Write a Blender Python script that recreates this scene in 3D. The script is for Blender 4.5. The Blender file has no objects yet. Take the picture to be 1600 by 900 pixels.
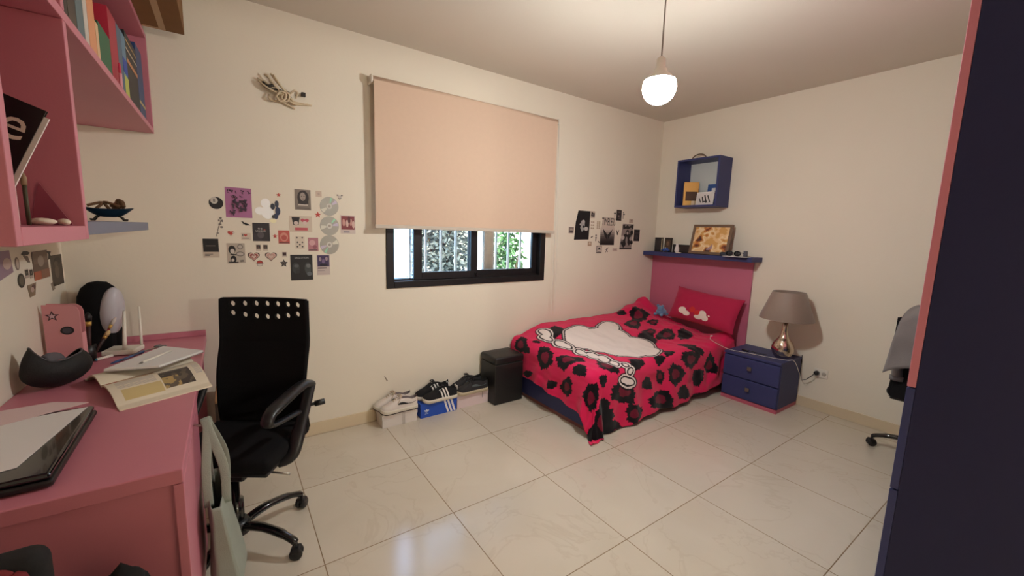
import bpy, bmesh, math, random
import numpy as np
from mathutils import Vector, Matrix, noise
random.seed(7)
SC = bpy.context.scene
COL = SC.collection
PI = math.pi

# ------------------------------------------------------------------ camera (solved from the floor tiles and wall edges)
CAM = np.array([0.57013, -2.91264, 1.41414]); FPX = 636.743
YAW, PITCH, ROLL = 0.6110, -0.1364, 0.0299
def _rot():
    cy, sy, cp, sp = math.cos(YAW), math.sin(YAW), math.cos(PITCH), math.sin(PITCH)
    f = np.array([sy*cp, cy*cp, sp]); r = np.array([cy, -sy, 0.0]); u = np.cross(r, f)
    c, s = math.cos(ROLL), math.sin(ROLL)
    return np.array([c*r+s*u, -s*r+c*u, f])
RM = _rot()
def at(ax, v, x, y):
    """measured photo point -> point on the plane ax = v (metres)"""
    d = RM.T @ np.array([(x-800)/FPX, -(y-450)/FPX, 1.0]); i = 'xyz'.index(ax)
    return Vector(CAM + (v-CAM[i])/d[i]*d)
XL, XR, YS, H = -0.10, 4.5818, -3.25, 2.657     # left wall, right wall, rear wall, ceiling (window wall is y = 0)
DT = 0.77                                      # desk top height
def desk(px, py, z=DT):
    q = at('z', z, px, py); q.x = .456-(.456-q.x)*.93; return q

# ------------------------------------------------------------------ materials
def lin(c):
    c = c/255.0
    return c/12.92 if c <= .04045 else ((c+.055)/1.055)**2.4
def rgb(r, g, b): return (lin(r), lin(g), lin(b), 1)
_M = {}
def mat(name, c, rough=.6, metal=0.0, var=0.0, scale=8.0, bump=0.0, bscale=120.0, spec=.5, coat=0.0, emit=None, estr=0, sheen=0.0):
    if name in _M: return _M[name]
    m = bpy.data.materials.new(name); m.use_nodes = True
    nt = m.node_tree; b = nt.nodes['Principled BSDF']
    b.inputs['Base Color'].default_value = rgb(*c); b.inputs['Roughness'].default_value = rough
    b.inputs['Metallic'].default_value = metal; b.inputs['Specular IOR Level'].default_value = spec
    b.inputs['Coat Weight'].default_value = coat; b.inputs['Sheen Weight'].default_value = sheen
    if emit:
        b.inputs['Emission Color'].default_value = rgb(*emit); b.inputs['Emission Strength'].default_value = estr
    tc = nt.nodes.new('ShaderNodeTexCoord')
    if var:
        n = nt.nodes.new('ShaderNodeTexNoise'); n.inputs['Scale'].default_value = scale; n.inputs['Detail'].default_value = 4
        nt.links.new(tc.outputs['Object'], n.inputs['Vector'])
        mx = nt.nodes.new('ShaderNodeMix'); mx.data_type = 'RGBA'
        a = rgb(*c); mx.inputs[6].default_value = [x*(1-var) for x in a[:3]]+[1]; mx.inputs[7].default_value = [min(1, x*(1+var)) for x in a[:3]]+[1]
        nt.links.new(n.outputs['Fac'], mx.inputs[0]); nt.links.new(mx.outputs[2], b.inputs['Base Color'])
    if bump:
        n2 = nt.nodes.new('ShaderNodeTexNoise'); n2.inputs['Scale'].default_value = bscale; n2.inputs['Detail'].default_value = 3
        bp = nt.nodes.new('ShaderNodeBump'); bp.inputs['Strength'].default_value = bump; bp.inputs['Distance'].default_value = .004
        nt.links.new(tc.outputs['Object'], n2.inputs['Vector']); nt.links.new(n2.outputs['Fac'], bp.inputs['Height']); nt.links.new(bp.outputs['Normal'], b.inputs['Normal'])
    _M[name] = m; return m
def ink(r, g, b): return mat('print_%d_%d_%d' % (r, g, b), (r, g, b), .55)

WALL = mat('wall_paint', (230, 221, 204), .85, var=.025, scale=2.5, bump=.12, bscale=55, spec=.25)
CEIL = mat('ceiling_paint', (212, 203, 190), .9, var=.02, scale=2, spec=.2)
PINK = mat('pink_lacquer', (194, 118, 134), .45, var=.05, scale=5, bump=.05, bscale=200)
NAVY = mat('navy_lacquer', (55, 60, 106), .5, var=.06, scale=6, bump=.05, bscale=200, spec=.35)
HEADP = mat('headboard_pink', (192, 104, 130), .5, var=.05, scale=4)
BLACKP = mat('black_plastic', (22, 21, 23), .38)
BLACKG = mat('black_gloss', (12, 12, 14), .12, coat=.5)
BLACKF = mat('black_fabric', (15, 14, 16), .9, bump=.4, bscale=400, spec=.2)
LEATHER = mat('black_leatherette', (22, 21, 22), .45, bump=.3, bscale=160)
WHITEP = mat('white_plastic', (228, 222, 210), .4)
PAPER = mat('white_paper', (222, 218, 216), .8)
CREAM = mat('cream_paper', (226, 214, 192), .7)
CHROME = mat('brushed_metal', (170, 166, 160), .3, metal=1)
DARKM = mat('window_aluminium', (24, 20, 22), .45, spec=.4)
BLINDM = mat('blind_fabric', (214, 187, 165), .9, var=.03, scale=30, bump=.35, bscale=500, spec=.15)
GREYSHELF = mat('grey_blue_lacquer', (112, 116, 136), .5, var=.04)
SKIRT = mat('skirting_tile', (214, 196, 166), .35, var=.05, scale=6)
CARD = mat('brown_cardboard', (126, 88, 48), .85, var=.1, scale=10)
WOODL = mat('light_wood', (176, 136, 92), .6, var=.12, scale=14)
GOLD = mat('gold_foil', (206, 168, 92), .35, metal=.55)
SHADE = mat('taupe_satin', (142, 124, 112), .55, var=.05, scale=40, bump=.15, bscale=350, sheen=.3)
SILVER = mat('mercury_glass_silver', (206, 190, 172), .16, metal=1, var=.15, scale=60, bump=.35, bscale=55)
REDP = mat('dark_red_fabric', (112, 20, 26), .8, var=.1)
TOTE = mat('grey_green_canvas', (142, 148, 138), .92, var=.06, scale=18, bump=.3, bscale=300)
BRONZE = mat('dark_bronze', (52, 46, 40), .45, metal=.6)
GREYF = mat('grey_jersey', (124, 118, 116), .95, var=.08, scale=14, bump=.3, bscale=260)

def floor_material():
    m = bpy.data.materials.new('marble_floor_tile'); m.use_nodes = True; nt = m.node_tree; L = nt.links; N = nt.nodes.new
    b = nt.nodes['Principled BSDF']; tc = N('ShaderNodeTexCoord'); sep = N('ShaderNodeSeparateXYZ'); L.new(tc.outputs['Object'], sep.inputs[0])
    def math_(op, a, v=None):
        n = N('ShaderNodeMath'); n.operation = op
        L.new(a, n.inputs[0])
        if v is not None:
            if isinstance(v, (int, float)): n.inputs[1].default_value = v
            else: L.new(v, n.inputs[1])
        return n.outputs[0]
    T = .6
    ds = []; ids = []
    for out, off in ((sep.outputs[0], .8372), (sep.outputs[1], -.6176)):
        t = math_('DIVIDE', math_('SUBTRACT', out, off), T)
        fr = math_('FRACT', t); ids.append(math_('FLOOR', t))
        ds.append(math_('MINIMUM', fr, math_('SUBTRACT', math_('MULTIPLY', fr, 1), 1)) if False else math_('ABSOLUTE', math_('SUBTRACT', fr, .5)))
    edge = math_('MAXIMUM', ds[0], ds[1])
    gr = math_('GREATER_THAN', edge, .5-.0021/T)
    comb = N('ShaderNodeCombineXYZ'); L.new(ids[0], comb.inputs[0]); L.new(ids[1], comb.inputs[1])
    wn = N('ShaderNodeTexWhiteNoise'); L.new(comb.outputs[0], wn.inputs['Vector'])
    vadd = N('ShaderNodeVectorMath'); vadd.operation = 'MULTIPLY_ADD'; L.new(wn.outputs['Color'], vadd.inputs[0]); vadd.inputs[1].default_value = (7, 7, 7); L.new(tc.outputs['Object'], vadd.inputs[2])
    n1 = N('ShaderNodeTexNoise'); n1.inputs['Scale'].default_value = 2.2; n1.inputs['Detail'].default_value = 6; n1.inputs['Distortion'].default_value = .8; L.new(vadd.outputs[0], n1.inputs['Vector'])
    n2 = N('ShaderNodeTexNoise'); n2.inputs['Scale'].default_value = 1.7; n2.inputs['Detail'].default_value = 8; n2.inputs['Distortion'].default_value = 1.2; L.new(vadd.outputs[0], n2.inputs['Vector'])
    vein = math_('ABSOLUTE', math_('SUBTRACT', n2.outputs['Fac'], .5))
    veinf = N('ShaderNodeMapRange'); L.new(vein, veinf.inputs[0]); veinf.inputs[1].default_value = 0; veinf.inputs[2].default_value = .012; veinf.inputs[3].default_value = .13; veinf.inputs[4].default_value = 0
    mx = N('ShaderNodeMix'); mx.data_type = 'RGBA'; mx.inputs[6].default_value = rgb(196, 185, 166); mx.inputs[7].default_value = rgb(214, 205, 190); L.new(n1.outputs['Fac'], mx.inputs[0])
    mv = N('ShaderNodeMix'); mv.data_type = 'RGBA'; L.new(veinf.outputs[0], mv.inputs[0]); L.new(mx.outputs[2], mv.inputs[6]); mv.inputs[7].default_value = rgb(150, 124, 92)
    mg = N('ShaderNodeMix'); mg.data_type = 'RGBA'; L.new(gr, mg.inputs[0]); L.new(mv.outputs[2], mg.inputs[6]); mg.inputs[7].default_value = rgb(128, 104, 74)
    L.new(mg.outputs[2], b.inputs['Base Color'])
    rr = N('ShaderNodeMapRange'); L.new(gr, rr.inputs[0]); rr.inputs[3].default_value = .15; rr.inputs[4].default_value = .7; L.new(rr.outputs[0], b.inputs['Roughness'])
    b.inputs['Specular IOR Level'].default_value = .7
    bp = N('ShaderNodeBump'); bp.inputs['Strength'].default_value = .4; bp.inputs['Distance'].default_value = .002; bp.invert = True; L.new(gr, bp.inputs['Height']); L.new(bp.outputs[0], b.inputs['Normal'])
    return m
FLOOR = floor_material()
def glass_material():
    m = bpy.data.materials.new('window_glass'); m.use_nodes = True; nt = m.node_tree; nt.nodes.remove(nt.nodes['Principled BSDF'])
    out = nt.nodes['Material Output']; tr = nt.nodes.new('ShaderNodeBsdfTransparent'); gl = nt.nodes.new('ShaderNodeBsdfGlossy'); gl.inputs['Roughness'].default_value = .02
    tr.inputs[0].default_value = (.88, .9, .88, 1)
    mx = nt.nodes.new('ShaderNodeMixShader'); fr = nt.nodes.new('ShaderNodeFresnel'); fr.inputs[0].default_value = 1.35
    nt.links.new(fr.outputs[0], mx.inputs[0]); nt.links.new(tr.outputs[0], mx.inputs[1]); nt.links.new(gl.outputs[0], mx.inputs[2]); nt.links.new(mx.outputs[0], out.inputs[0])
    return m
GLASS = glass_material()

# ------------------------------------------------------------------ mesh builder
class MB:
    def __init__(s): s.v = []; s.f = []; s.m = []; s.sm = []; s.mats = []
    def mi(s, m):
        if m not in s.mats: s.mats.append(m)
        return s.mats.index(m)
    def add(s, vs, fs, m, smooth=False, M=None):
        o = len(s.v); k = s.mi(m)
        for p in vs:
            p = Vector(p); s.v.append(M @ p if M else p)
        for f in fs: s.f.append([o+i for i in f]); s.m.append(k); s.sm.append(smooth)
        return s
    def bm(s, b, m, smooth=False, M=None):
        b.verts.ensure_lookup_table(); b.verts.index_update()
        s.add([v.co.copy() for v in b.verts], [[v.index for v in f.verts] for f in b.faces], m, smooth, M); b.free(); return s
    def box(s, lo, hi, m, bev=0.0, seg=2, M=None, smooth=None):
        b = bmesh.new(); bmesh.ops.create_cube(b, size=1.0)
        lo, hi = Vector(lo), Vector(hi); d = hi-lo
        for v in b.verts: v.co = Vector((lo.x+(v.co.x+.5)*d.x, lo.y+(v.co.y+.5)*d.y, lo.z+(v.co.z+.5)*d.z))
        bv = min(bev, .49*min(abs(d.x), abs(d.y), abs(d.z)))
        if bv > 0: bmesh.ops.bevel(b, geom=b.edges[:], offset=bv, segments=seg, profile=.5, affect='EDGES')
        bmesh.ops.recalc_face_normals(b, faces=b.faces[:])
        return s.bm(b, m, (bv > 0.008) if smooth is None else smooth, M)
    def lathe(s, prof, m, n=32, M=None, caps=True, smooth=True):
        vs = []; fs = []
        for r, z in prof:
            for k in range(n):
                a = 2*PI*k/n; vs.append((r*math.cos(a), r*math.sin(a), z))
        for i in range(len(prof)-1):
            for k in range(n):
                k2 = (k+1) % n; fs.append([i*n+k, i*n+k2, (i+1)*n+k2, (i+1)*n+k])
        if caps:
            if prof[0][0] > 1e-5: fs.append(list(range(n-1, -1, -1)))
            if prof[-1][0] > 1e-5: fs.append([(len(prof)-1)*n+k for k in range(n)])
        return s.add(vs, fs, m, smooth, M)
    def tube(s, pts, r, m, n=10, M=None, flat=None, up0=None):
        pts = [Vector(p) for p in pts]; rs = r if isinstance(r, (list, tuple)) else [r]*len(pts)
        vs = []; fs = []; up = Vector(up0) if up0 else None
        for i, p in enumerate(pts):
            t = (pts[min(i+1, len(pts)-1)]-pts[max(i-1, 0)]).normalized()
            if up is None:
                up = Vector((0, 0, 1)) if abs(t.z) < .9 else Vector((1, 0, 0))
            a = t.cross(up).normalized(); b = a.cross(t).normalized(); up = b
            fa = flat if flat else 1.0
            for k in range(n):
                q = 2*PI*k/n; vs.append(p+a*(rs[i]*math.cos(q))+b*(rs[i]*fa*math.sin(q)))
        for i in range(len(pts)-1):
            for k in range(n):
                k2 = (k+1) % n; fs.append([i*n+k, i*n+k2, (i+1)*n+k2, (i+1)*n+k])
        fs.append(list(range(n-1, -1, -1))); fs.append([(len(pts)-1)*n+k for k in range(n)])
        return s.add(vs, fs, m, True, M)
    def prism(s, poly, z0, z1, m, M=None):
        n = len(poly); area = sum(poly[i][0]*poly[(i+1) % n][1]-poly[(i+1) % n][0]*poly[i][1] for i in range(n))
        if area < 0: poly = poly[::-1]
        vs = [(x, y, z0) for x, y in poly]+[(x, y, z1) for x, y in poly]
        fs = [list(range(n-1, -1, -1)), list(range(n, 2*n))]+[[i, (i+1) % n, n+(i+1) % n, n+i] for i in range(n)]
        return s.add(vs, fs, m, False, M)
    def ball(s, c, r, m, n=20, M=None, Rm=None):
        r = r if isinstance(r, (tuple, list)) else (r, r, r); vs = []; fs = []; h = n//2
        vs.append(Vector((0, 0, r[2])))
        for i in range(1, h):
            t = PI*i/h
            for k in range(n): q = 2*PI*k/n; vs.append(Vector((r[0]*math.sin(t)*math.cos(q), r[1]*math.sin(t)*math.sin(q), r[2]*math.cos(t))))
        vs.append(Vector((0, 0, -r[2]))); e = len(vs)-1
        for k in range(n):
            fs.append([0, 1+k, 1+(k+1) % n]); fs.append([e, 1+(h-2)*n+(k+1) % n, 1+(h-2)*n+k])
        for i in range(h-2):
            for k in range(n): k2 = (k+1) % n; fs.append([1+i*n+k, 1+(i+1)*n+k, 1+(i+1)*n+k2, 1+i*n+k2])
        vs = [Vector(c)+((Rm @ v) if Rm else v) for v in vs]
        return s.add(vs, fs, m, True, M)
    def grid(s, fn, nu, nv, m, smooth=True, M=None, pick=None):
        vs = [fn(i/nu, j/nv) for j in range(nv+1) for i in range(nu+1)]
        o = len(s.v)
        for p in vs: s.v.append(M @ Vector(p) if M else Vector(p))
        for j in range(nv):
            for i in range(nu):
                a = o+j*(nu+1)+i; s.f.append([a, a+1, a+nu+2, a+nu+1]); s.m.append(s.mi(pick((i+.5)/nu, (j+.5)/nv) if pick else m)); s.sm.append(smooth)
        return s
    def build(s, name, parent=None, loc=None, M=None, origin=None):
        me = bpy.data.meshes.new(name)
        o0 = Vector(origin) if origin is not None else Vector((0, 0, 0))
        me.from_pydata([tuple(v-o0) for v in s.v], [], s.f)
        for m in s.mats: me.materials.append(m)
        me.polygons.foreach_set('material_index', s.m); me.polygons.foreach_set('use_smooth', s.sm); me.update()
        ob = bpy.data.objects.new(name, me); COL.objects.link(ob)
        if parent is not None: ob.parent = parent
        if M is not None: ob.matrix_world = M
        elif loc is not None: ob.location = loc
        elif origin is not None: ob.location = o0
        return ob
def tag(o, label=None, cat=None, group=None, kind=None):
    if label: o['label'] = label
    if cat: o['category'] = cat
    if group: o['group'] = group
    if kind: o['kind'] = kind
    return o
def thing(name, label, cat, loc=(0, 0, 0), rz=0.0, group=None):
    o = bpy.data.objects.new(name, None); COL.objects.link(o); o.empty_display_size = .1
    o.location = loc; o.rotation_euler = (0, 0, rz)
    return tag(o, label, cat, group)
def struct(o): o['kind'] = 'structure'; return o
def copy_tree(o, parent=None):
    c = o.copy(); COL.objects.link(c)
    if parent is not None: c.parent = parent
    for ch in o.children: copy_tree(ch, c)
    return c
def mx(loc, rz=0, rx=0, ry=0): return Matrix.Translation(Vector(loc)) @ Matrix.Rotation(rz, 4, 'Z') @ Matrix.Rotation(ry, 4, 'Y') @ Matrix.Rotation(rx, 4, 'X')
def text_faces(txt):
    cu = bpy.data.curves.new('lettering', 'FONT'); cu.body = txt; cu.resolution_u = 3
    ob = bpy.data.objects.new('lettering', cu); COL.objects.link(ob)
    me = bpy.data.meshes.new_from_object(ob.evaluated_get(bpy.context.evaluated_depsgraph_get()))
    vs = [(v.co.x, v.co.y) for v in me.vertices]; fs = [list(p.vertices) for p in me.polygons]
    bpy.data.objects.remove(ob); bpy.data.curves.remove(cu); bpy.data.meshes.remove(me)
    xs = [v[0] for v in vs]; ys = [v[1] for v in vs]
    return [((x-min(xs))/(max(xs)-min(xs)), (y-min(ys))/(max(ys)-min(ys))) for x, y in vs], fs
def star_poly(cx, cy, r, r2=.45, n=5, a0=PI/2):
    return [(cx+(r if k % 2 == 0 else r*r2)*math.cos(a0+PI*k/n), cy+(r if k % 2 == 0 else r*r2)*math.sin(a0+PI*k/n)) for k in range(2*n)]
def ell_poly(cx, cy, rx, ry, n=28): return [(cx+rx*math.cos(2*PI*k/n), cy+ry*math.sin(2*PI*k/n)) for k in range(n)]
def heart_poly(cx, cy, s, n=28):
    p = []
    for k in range(n):
        t = 2*PI*k/n; p.append((cx+s*16*math.sin(t)**3/17, cy+s*(13*math.cos(t)-5*math.cos(2*t)-2*math.cos(3*t)-math.cos(4*t)+2)/17))
    return p

# ================================================================== ROOM SHELL
def wall_with_hole():
    b = MB(); x0, x1, z0, z1 = 1.50, 2.961, .981, 2.05; t = .14
    for lo, hi in (((XL-.1, 0, -.02), (x0, t, H)), ((x1, 0, -.02), (XR+.1, t, H)), ((x0, 0, -.02), (x1, t, z0)), ((x0, 0, z1), (x1, t, H))): b.box(lo, hi, WALL)
    return struct(b.build('wall_back'))
wall_with_hole()
struct(MB().box((XL-.1, YS, -.02), (XL, 0, H), WALL).build('wall_left'))
struct(MB().box((XR, YS, -.02), (XR+.1, 0, H), WALL).build('wall_right'))
fw = MB(); DX0, DX1, DZ = 1.08, 2.04, 2.08
for lo, hi in (((XL-.1, YS-.1, -.02), (DX0, YS, H)), ((DX1, YS-.1, -.02), (XR+.1, YS, H)), ((DX0, YS-.1, DZ), (DX1, YS, H))): fw.box(lo, hi, WALL)
struct(fw.build('wall_front'))
HL, HR_, HF = .7, 3.0, -6.6
struct(MB().box((HL-.1, HF, -.02), (HL, YS-.1, H), WALL).build('wall_hall_left')); struct(MB().box((HR_, HF, -.02), (HR_+.1, YS-.1, H), WALL).build('wall_hall_right'))
struct(MB().box((HL-.1, HF-.1, -.02), (HR_+.1, HF, H), WALL).build('wall_hall_end'))
struct(MB().box((HL-.1, HF-.1, H), (HR_+.1, YS-.1, H+.1), CEIL).build('ceiling_hall')); struct(MB().box((HL-.1, HF-.1, -.1), (HR_+.1, YS-.1, 0), FLOOR).build('floor_hall'))
hl = bpy.data.lights.new('hall_lamp', 'POINT'); hl.energy = 78; hl.shadow_soft_size = .05; hl.color = (1, .97, .86)
ho = bpy.data.objects.new('hall_lamp', hl); COL.objects.link(ho); ho.location = (1.82, -5.3, 1.78)
struct(MB().box((XL-.1, YS-.1, -.1), (XR+.1, .14, 0), FLOOR).build('floor'))
struct(MB().box((XL-.1, YS-.1, H), (XR+.1, .14, H+.1), CEIL).build('ceiling'))
struct(MB().box((XL, -.011, 0), (XR, 0, .085), SKIRT, .002).build('baseboard_back'))
struct(MB().box((XR-.011, YS, 0), (XR, -.011, .085), SKIRT, .002).build('baseboard_right'))
struct(MB().box((XL, YS, 0), (XL+.011, -.011, .085), SKIRT, .002).build('baseboard_left'))
# faint scuff left of the shoes and filler mark are part of the plaster wall

# ---- sliding window in the back wall
def window():
    x0, x1, z0, z1 = 1.50, 2.961, .981, 2.05
    w = thing('window_1', 'dark aluminium sliding window half covered by the roller blind', 'window', (x0, 0, z0)); w['kind'] = 'structure'
    I = Matrix.Translation((-x0, 0, -z0))
    b = MB()
    for lo, hi in (((x0+.001, -.012, z0+.001), (x0+.056, .11, z1-.001)), ((x1-.056, -.012, z0+.001), (x1-.001, .11, z1-.001)), ((x0+.056, -.012, z0+.001), (x1-.056, .11, z0+.05)), ((x0+.056, -.012, z1-.05), (x1-.056, .11, z1-.001))): b.box(lo, hi, DARKM, .003, M=I)
    b.box((x0+.056, .03, z0+.05), (x1-.056, .036, z0+.062), DARKM, M=I); b.box((x0+.056, .072, z0+.05), (x1-.056, .078, z0+.062), DARKM, M=I)
    b.build('window_frame', w)
    def sash(a, c, y, r0, r1, nm):
        s = MB(); za, zb = z0+.052, z1-.052
        s.box((a, y, za), (a+r0, y+.03, zb), DARKM, .003, M=I); s.box((c-r1, y, za), (c, y+.03, zb), DARKM, .003, M=I)
        s.box((a+r0, y, za), (c-r1, y+.03, za+.058), DARKM, .003, M=I); s.box((a+r0, y, zb-.058), (c-r1, y+.03, zb), DARKM, .003, M=I)
        so = s.build('sash', w)
        MB().box((a+r0-.004, y+.012, za+.05), (c-r1+.004, y+.016, zb-.05), GLASS, M=I).build('glass_pane', so)
        return so
    s1 = sash(1.712, 2.26, .008, .066, .062, 'front'); sash(2.20, 2.906, .048, .066, .05, 'rear')
    MB().box((2.232, -.004, 1.045), (2.25, .009, 1.075), BLACKG, .003, M=I).build('latch', s1)
    return w
window()
# ---- white security grille outside
g = thing('window_grille', 'white vertical security bars outside the dark sliding window', 'window grille', (2.23, .19, .95))
WHITEM = mat('white_enamel', (235, 236, 238), .4)
gb = MB(); I = Matrix.Translation((-2.23, -.19, -.95))
gb.box((1.45, .18, .97), (3.02, .2, 1.0), WHITEM, M=I); gb.build('rail', g); MB().box((1.45, .18, 2.02), (3.02, .2, 2.05), WHITEM, M=I).build('rail', g)
for k in range(12):
    x = 1.48+.134*k
    MB().box((x-.009, .181, 1.0), (x+.009, .199, 2.02), WHITEM, .002, M=I).build('bar', g)
# ---- outside: terrace, white garden wall, post, shrubs
def leaf_mat(n, c):
    return mat(n, c, .6, var=.35, scale=9)
struct(MB().box((-6, .14, -.6), (14, 16, -.5), mat('exterior_paving', (200, 194, 184), .8, var=.08)).build('exterior_ground'))
struct(MB().box((4.62, 3.0, -.5), (9.5, 3.2, 3.6), mat('exterior_render', (238, 236, 232), .9, var=.03)).build('exterior_wall_side'))
struct(MB().box((-4, 6.0, -.5), (4.15, 6.2, 2.6), mat('exterior_pale_wall', (96, 150, 190), .9, var=.12, scale=1.5)).build('exterior_wall_rear'))
po = MB(); po.lathe([(.085, 0), (.075, 1.2), (.06, 3.6)], mat('tree_bark_brown', (60, 45, 30), .9, var=.3, scale=20), 14)
for k in range(5):
    a = k*1.3; po.tube([(0, 0, 2.6+.2*k), (.4*math.cos(a), .4*math.sin(a), 3.1+.2*k), (.7*math.cos(a), .7*math.sin(a), 3.5+.25*k)], [.03, .022, .01], _M['tree_bark_brown'], 6)
p = at('y', 1.6, 763, 390); tag(po.build('tree_trunk', loc=(p.x, 1.6, -.5)), 'slim brown tree trunk just outside the window', 'tree')
def shrub(name, label, c, rad, hgt, col, n):
    r = thing(name, label, 'shrub', c, group='shrubs beyond the garden terrace')
    rnd = random.Random(name+str(c)); vs = []; fs = []
    for i in range(n):
        u = rnd.random()*2*PI; w_ = rnd.uniform(-1, 1); rr = rnd.random()**.4
        q = Vector((rad*rr*math.sqrt(1-w_*w_)*math.cos(u), rad*rr*math.sqrt(1-w_*w_)*math.sin(u), hgt*.5+hgt*.5*rr*w_))
        d = Vector((rnd.gauss(0, 1), rnd.gauss(0, 1), rnd.gauss(0, .6))).normalized(); e = d.orthogonal().normalized(); e.rotate(Matrix.Rotation(rnd.random()*6, 3, d)); L = rnd.uniform(.07, .13)
        o = len(vs); vs += [q, q+d*L*.5+e*L*.25, q+d*L, q+d*L*.5-e*L*.25]; fs.append([o, o+1, o+2, o+3])
    MB().add(vs, fs, leaf_mat('leaf_'+name+str(col), col)).build('foliage', r)
    st = MB()
    for k in range(4): st.tube([(0, 0, 0), (.1*math.cos(k*1.6), .1*math.sin(k*1.6), hgt*.4), (.3*math.cos(k*1.6), .3*math.sin(k*1.6), hgt*.7)], [.03, .02, .01], _M['tree_bark_brown'], 6)
    st.build('stem', r)
shrub('garden_shrub', 'dull grey green shrub seen through the middle window pane', (3.46, 3.25, -.5), .50, 2.9, (78, 86, 82), 4200)
shrub('garden_shrub', 'bright green shrub beside the brown trunk outside the window', (4.28, 2.55, -.5), .28, 2.3, (62, 98, 52), 1500)

# ---- roller blind
def blind():
    y = -.082; a = at('y', y, 584, 122); b_ = at('y', y, 876, 188); c = at('y', y, 584, 356)
    x0, x1, zt, zb = 1.397, 3.0, 2.38, 1.425
    r = thing('roller_blind', 'beige fabric roller blind pulled halfway down over the window', 'blind', (x0, y, zb)); I = Matrix.Translation((-x0, -y, -zb))
    def fab(u, v):
        z = zb+.012+(zt-zb-.02)*v
        return (x0+.012+(x1-x0-.024)*u, y+.003*math.sin(5*u+2*v)*(1-v)-.004*math.sin(PI*u)*(1-v), z)
    f = MB(); f.grid(fab, 30, 20, BLINDM, M=I); f.grid(lambda u, v: (lambda q: (q[0], q[1]+.0012, q[2]))(fab(1-u, v)), 30, 20, BLINDM, M=I); f.build('fabric', r)
    t = MB(); t.tube([(x0+.005, y+.02, zt-.004), (x1-.005, y+.02, zt-.004)], .021, BLINDM, 16, M=I); t.build('roller_tube', r)
    k = MB(); k.box((x0+.004, y-.009, zb-.012), (x1-.004, y+.009, zb+.014), mat('blind_bar', (196, 184, 170), .5), .004, M=I); k.build('bottom_bar', r)
    for xx, sg in ((x0, -1), (x1, 1)):
        m = MB(); m.box((xx-.004, y+.0, zt-.03), (xx+.004, -.001, zt+.022), WHITEP, .003, M=I); m.lathe([(.024, -.006), (.026, 0), (.024, .006)], WHITEP, 20, M=I @ mx((xx, y+.02, zt-.004), 0, 0, PI/2)); m.build('bracket', r)
    ch = MB(); pts = []
    for i in range(33):
        t_ = i/32
        if t_ < .42: pts.append((x1+.012, y+.005, zt-.02-(zt-.72)*t_/.42))
        elif t_ < .58: an = PI*(t_-.42)/.16; pts.append((x1+.037-.025*math.cos(an), y+.012, .70-.045*math.sin(an)))
        else: pts.append((x1+.062-.05*((t_-.58)/.42)**2, y+.02+.0*(t_), .72+(zt-.74)*(t_-.58)/.42))
    ch.tube(pts, .0019, WHITEP, 5, M=I); ch.build('bead_chain', r)
blind()

# ================================================================== BED
def sstep(a, b, x):
    t = np.clip((x-a)/(b-a), 0, 1); return t*t*(3-2*t)
BX0, BY1 = 2.60, 1.045        # foot edge x, near edge -y
HEAD = XR-.022
def make_bed():
    r = thing('single_bed', 'navy blue single bed base under the pink leopard print duvet', 'bed', (BX0+.02, -1.0, 0))
    I = Matrix.Translation((-(BX0+.02), 1.0, 0))
    b = MB(); b.box((BX0+.02, -1.0, .03), (HEAD-.02, -.02, .29), NAVY, .004, M=I); b.build('bed_base', r)
    MB().box((BX0+.028, -.992, 0), (HEAD-.03, -.03, .03), mat('brown_pink_plinth', (128, 78, 78), .5), .002, M=I).build('plinth', r)
    tag(MB().box((BX0+.06, -.99, .291), (HEAD-.03, -.03, .435), mat('mattress_white', (224, 220, 214), .9, bump=.2), .04, 4, M=I).build('mattress', r), 'white mattress')
    return r
make_bed()
hb = MB(); hb.box((XR-.02, -1.098, 0), (XR-.0015, -.002, 1.205), HEADP, .003)
tag(hb.build('headboard_panel', origin=(XR-.01, -.55, 0)), 'plain pink headboard panel on the wall behind the bed', 'headboard')

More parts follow.
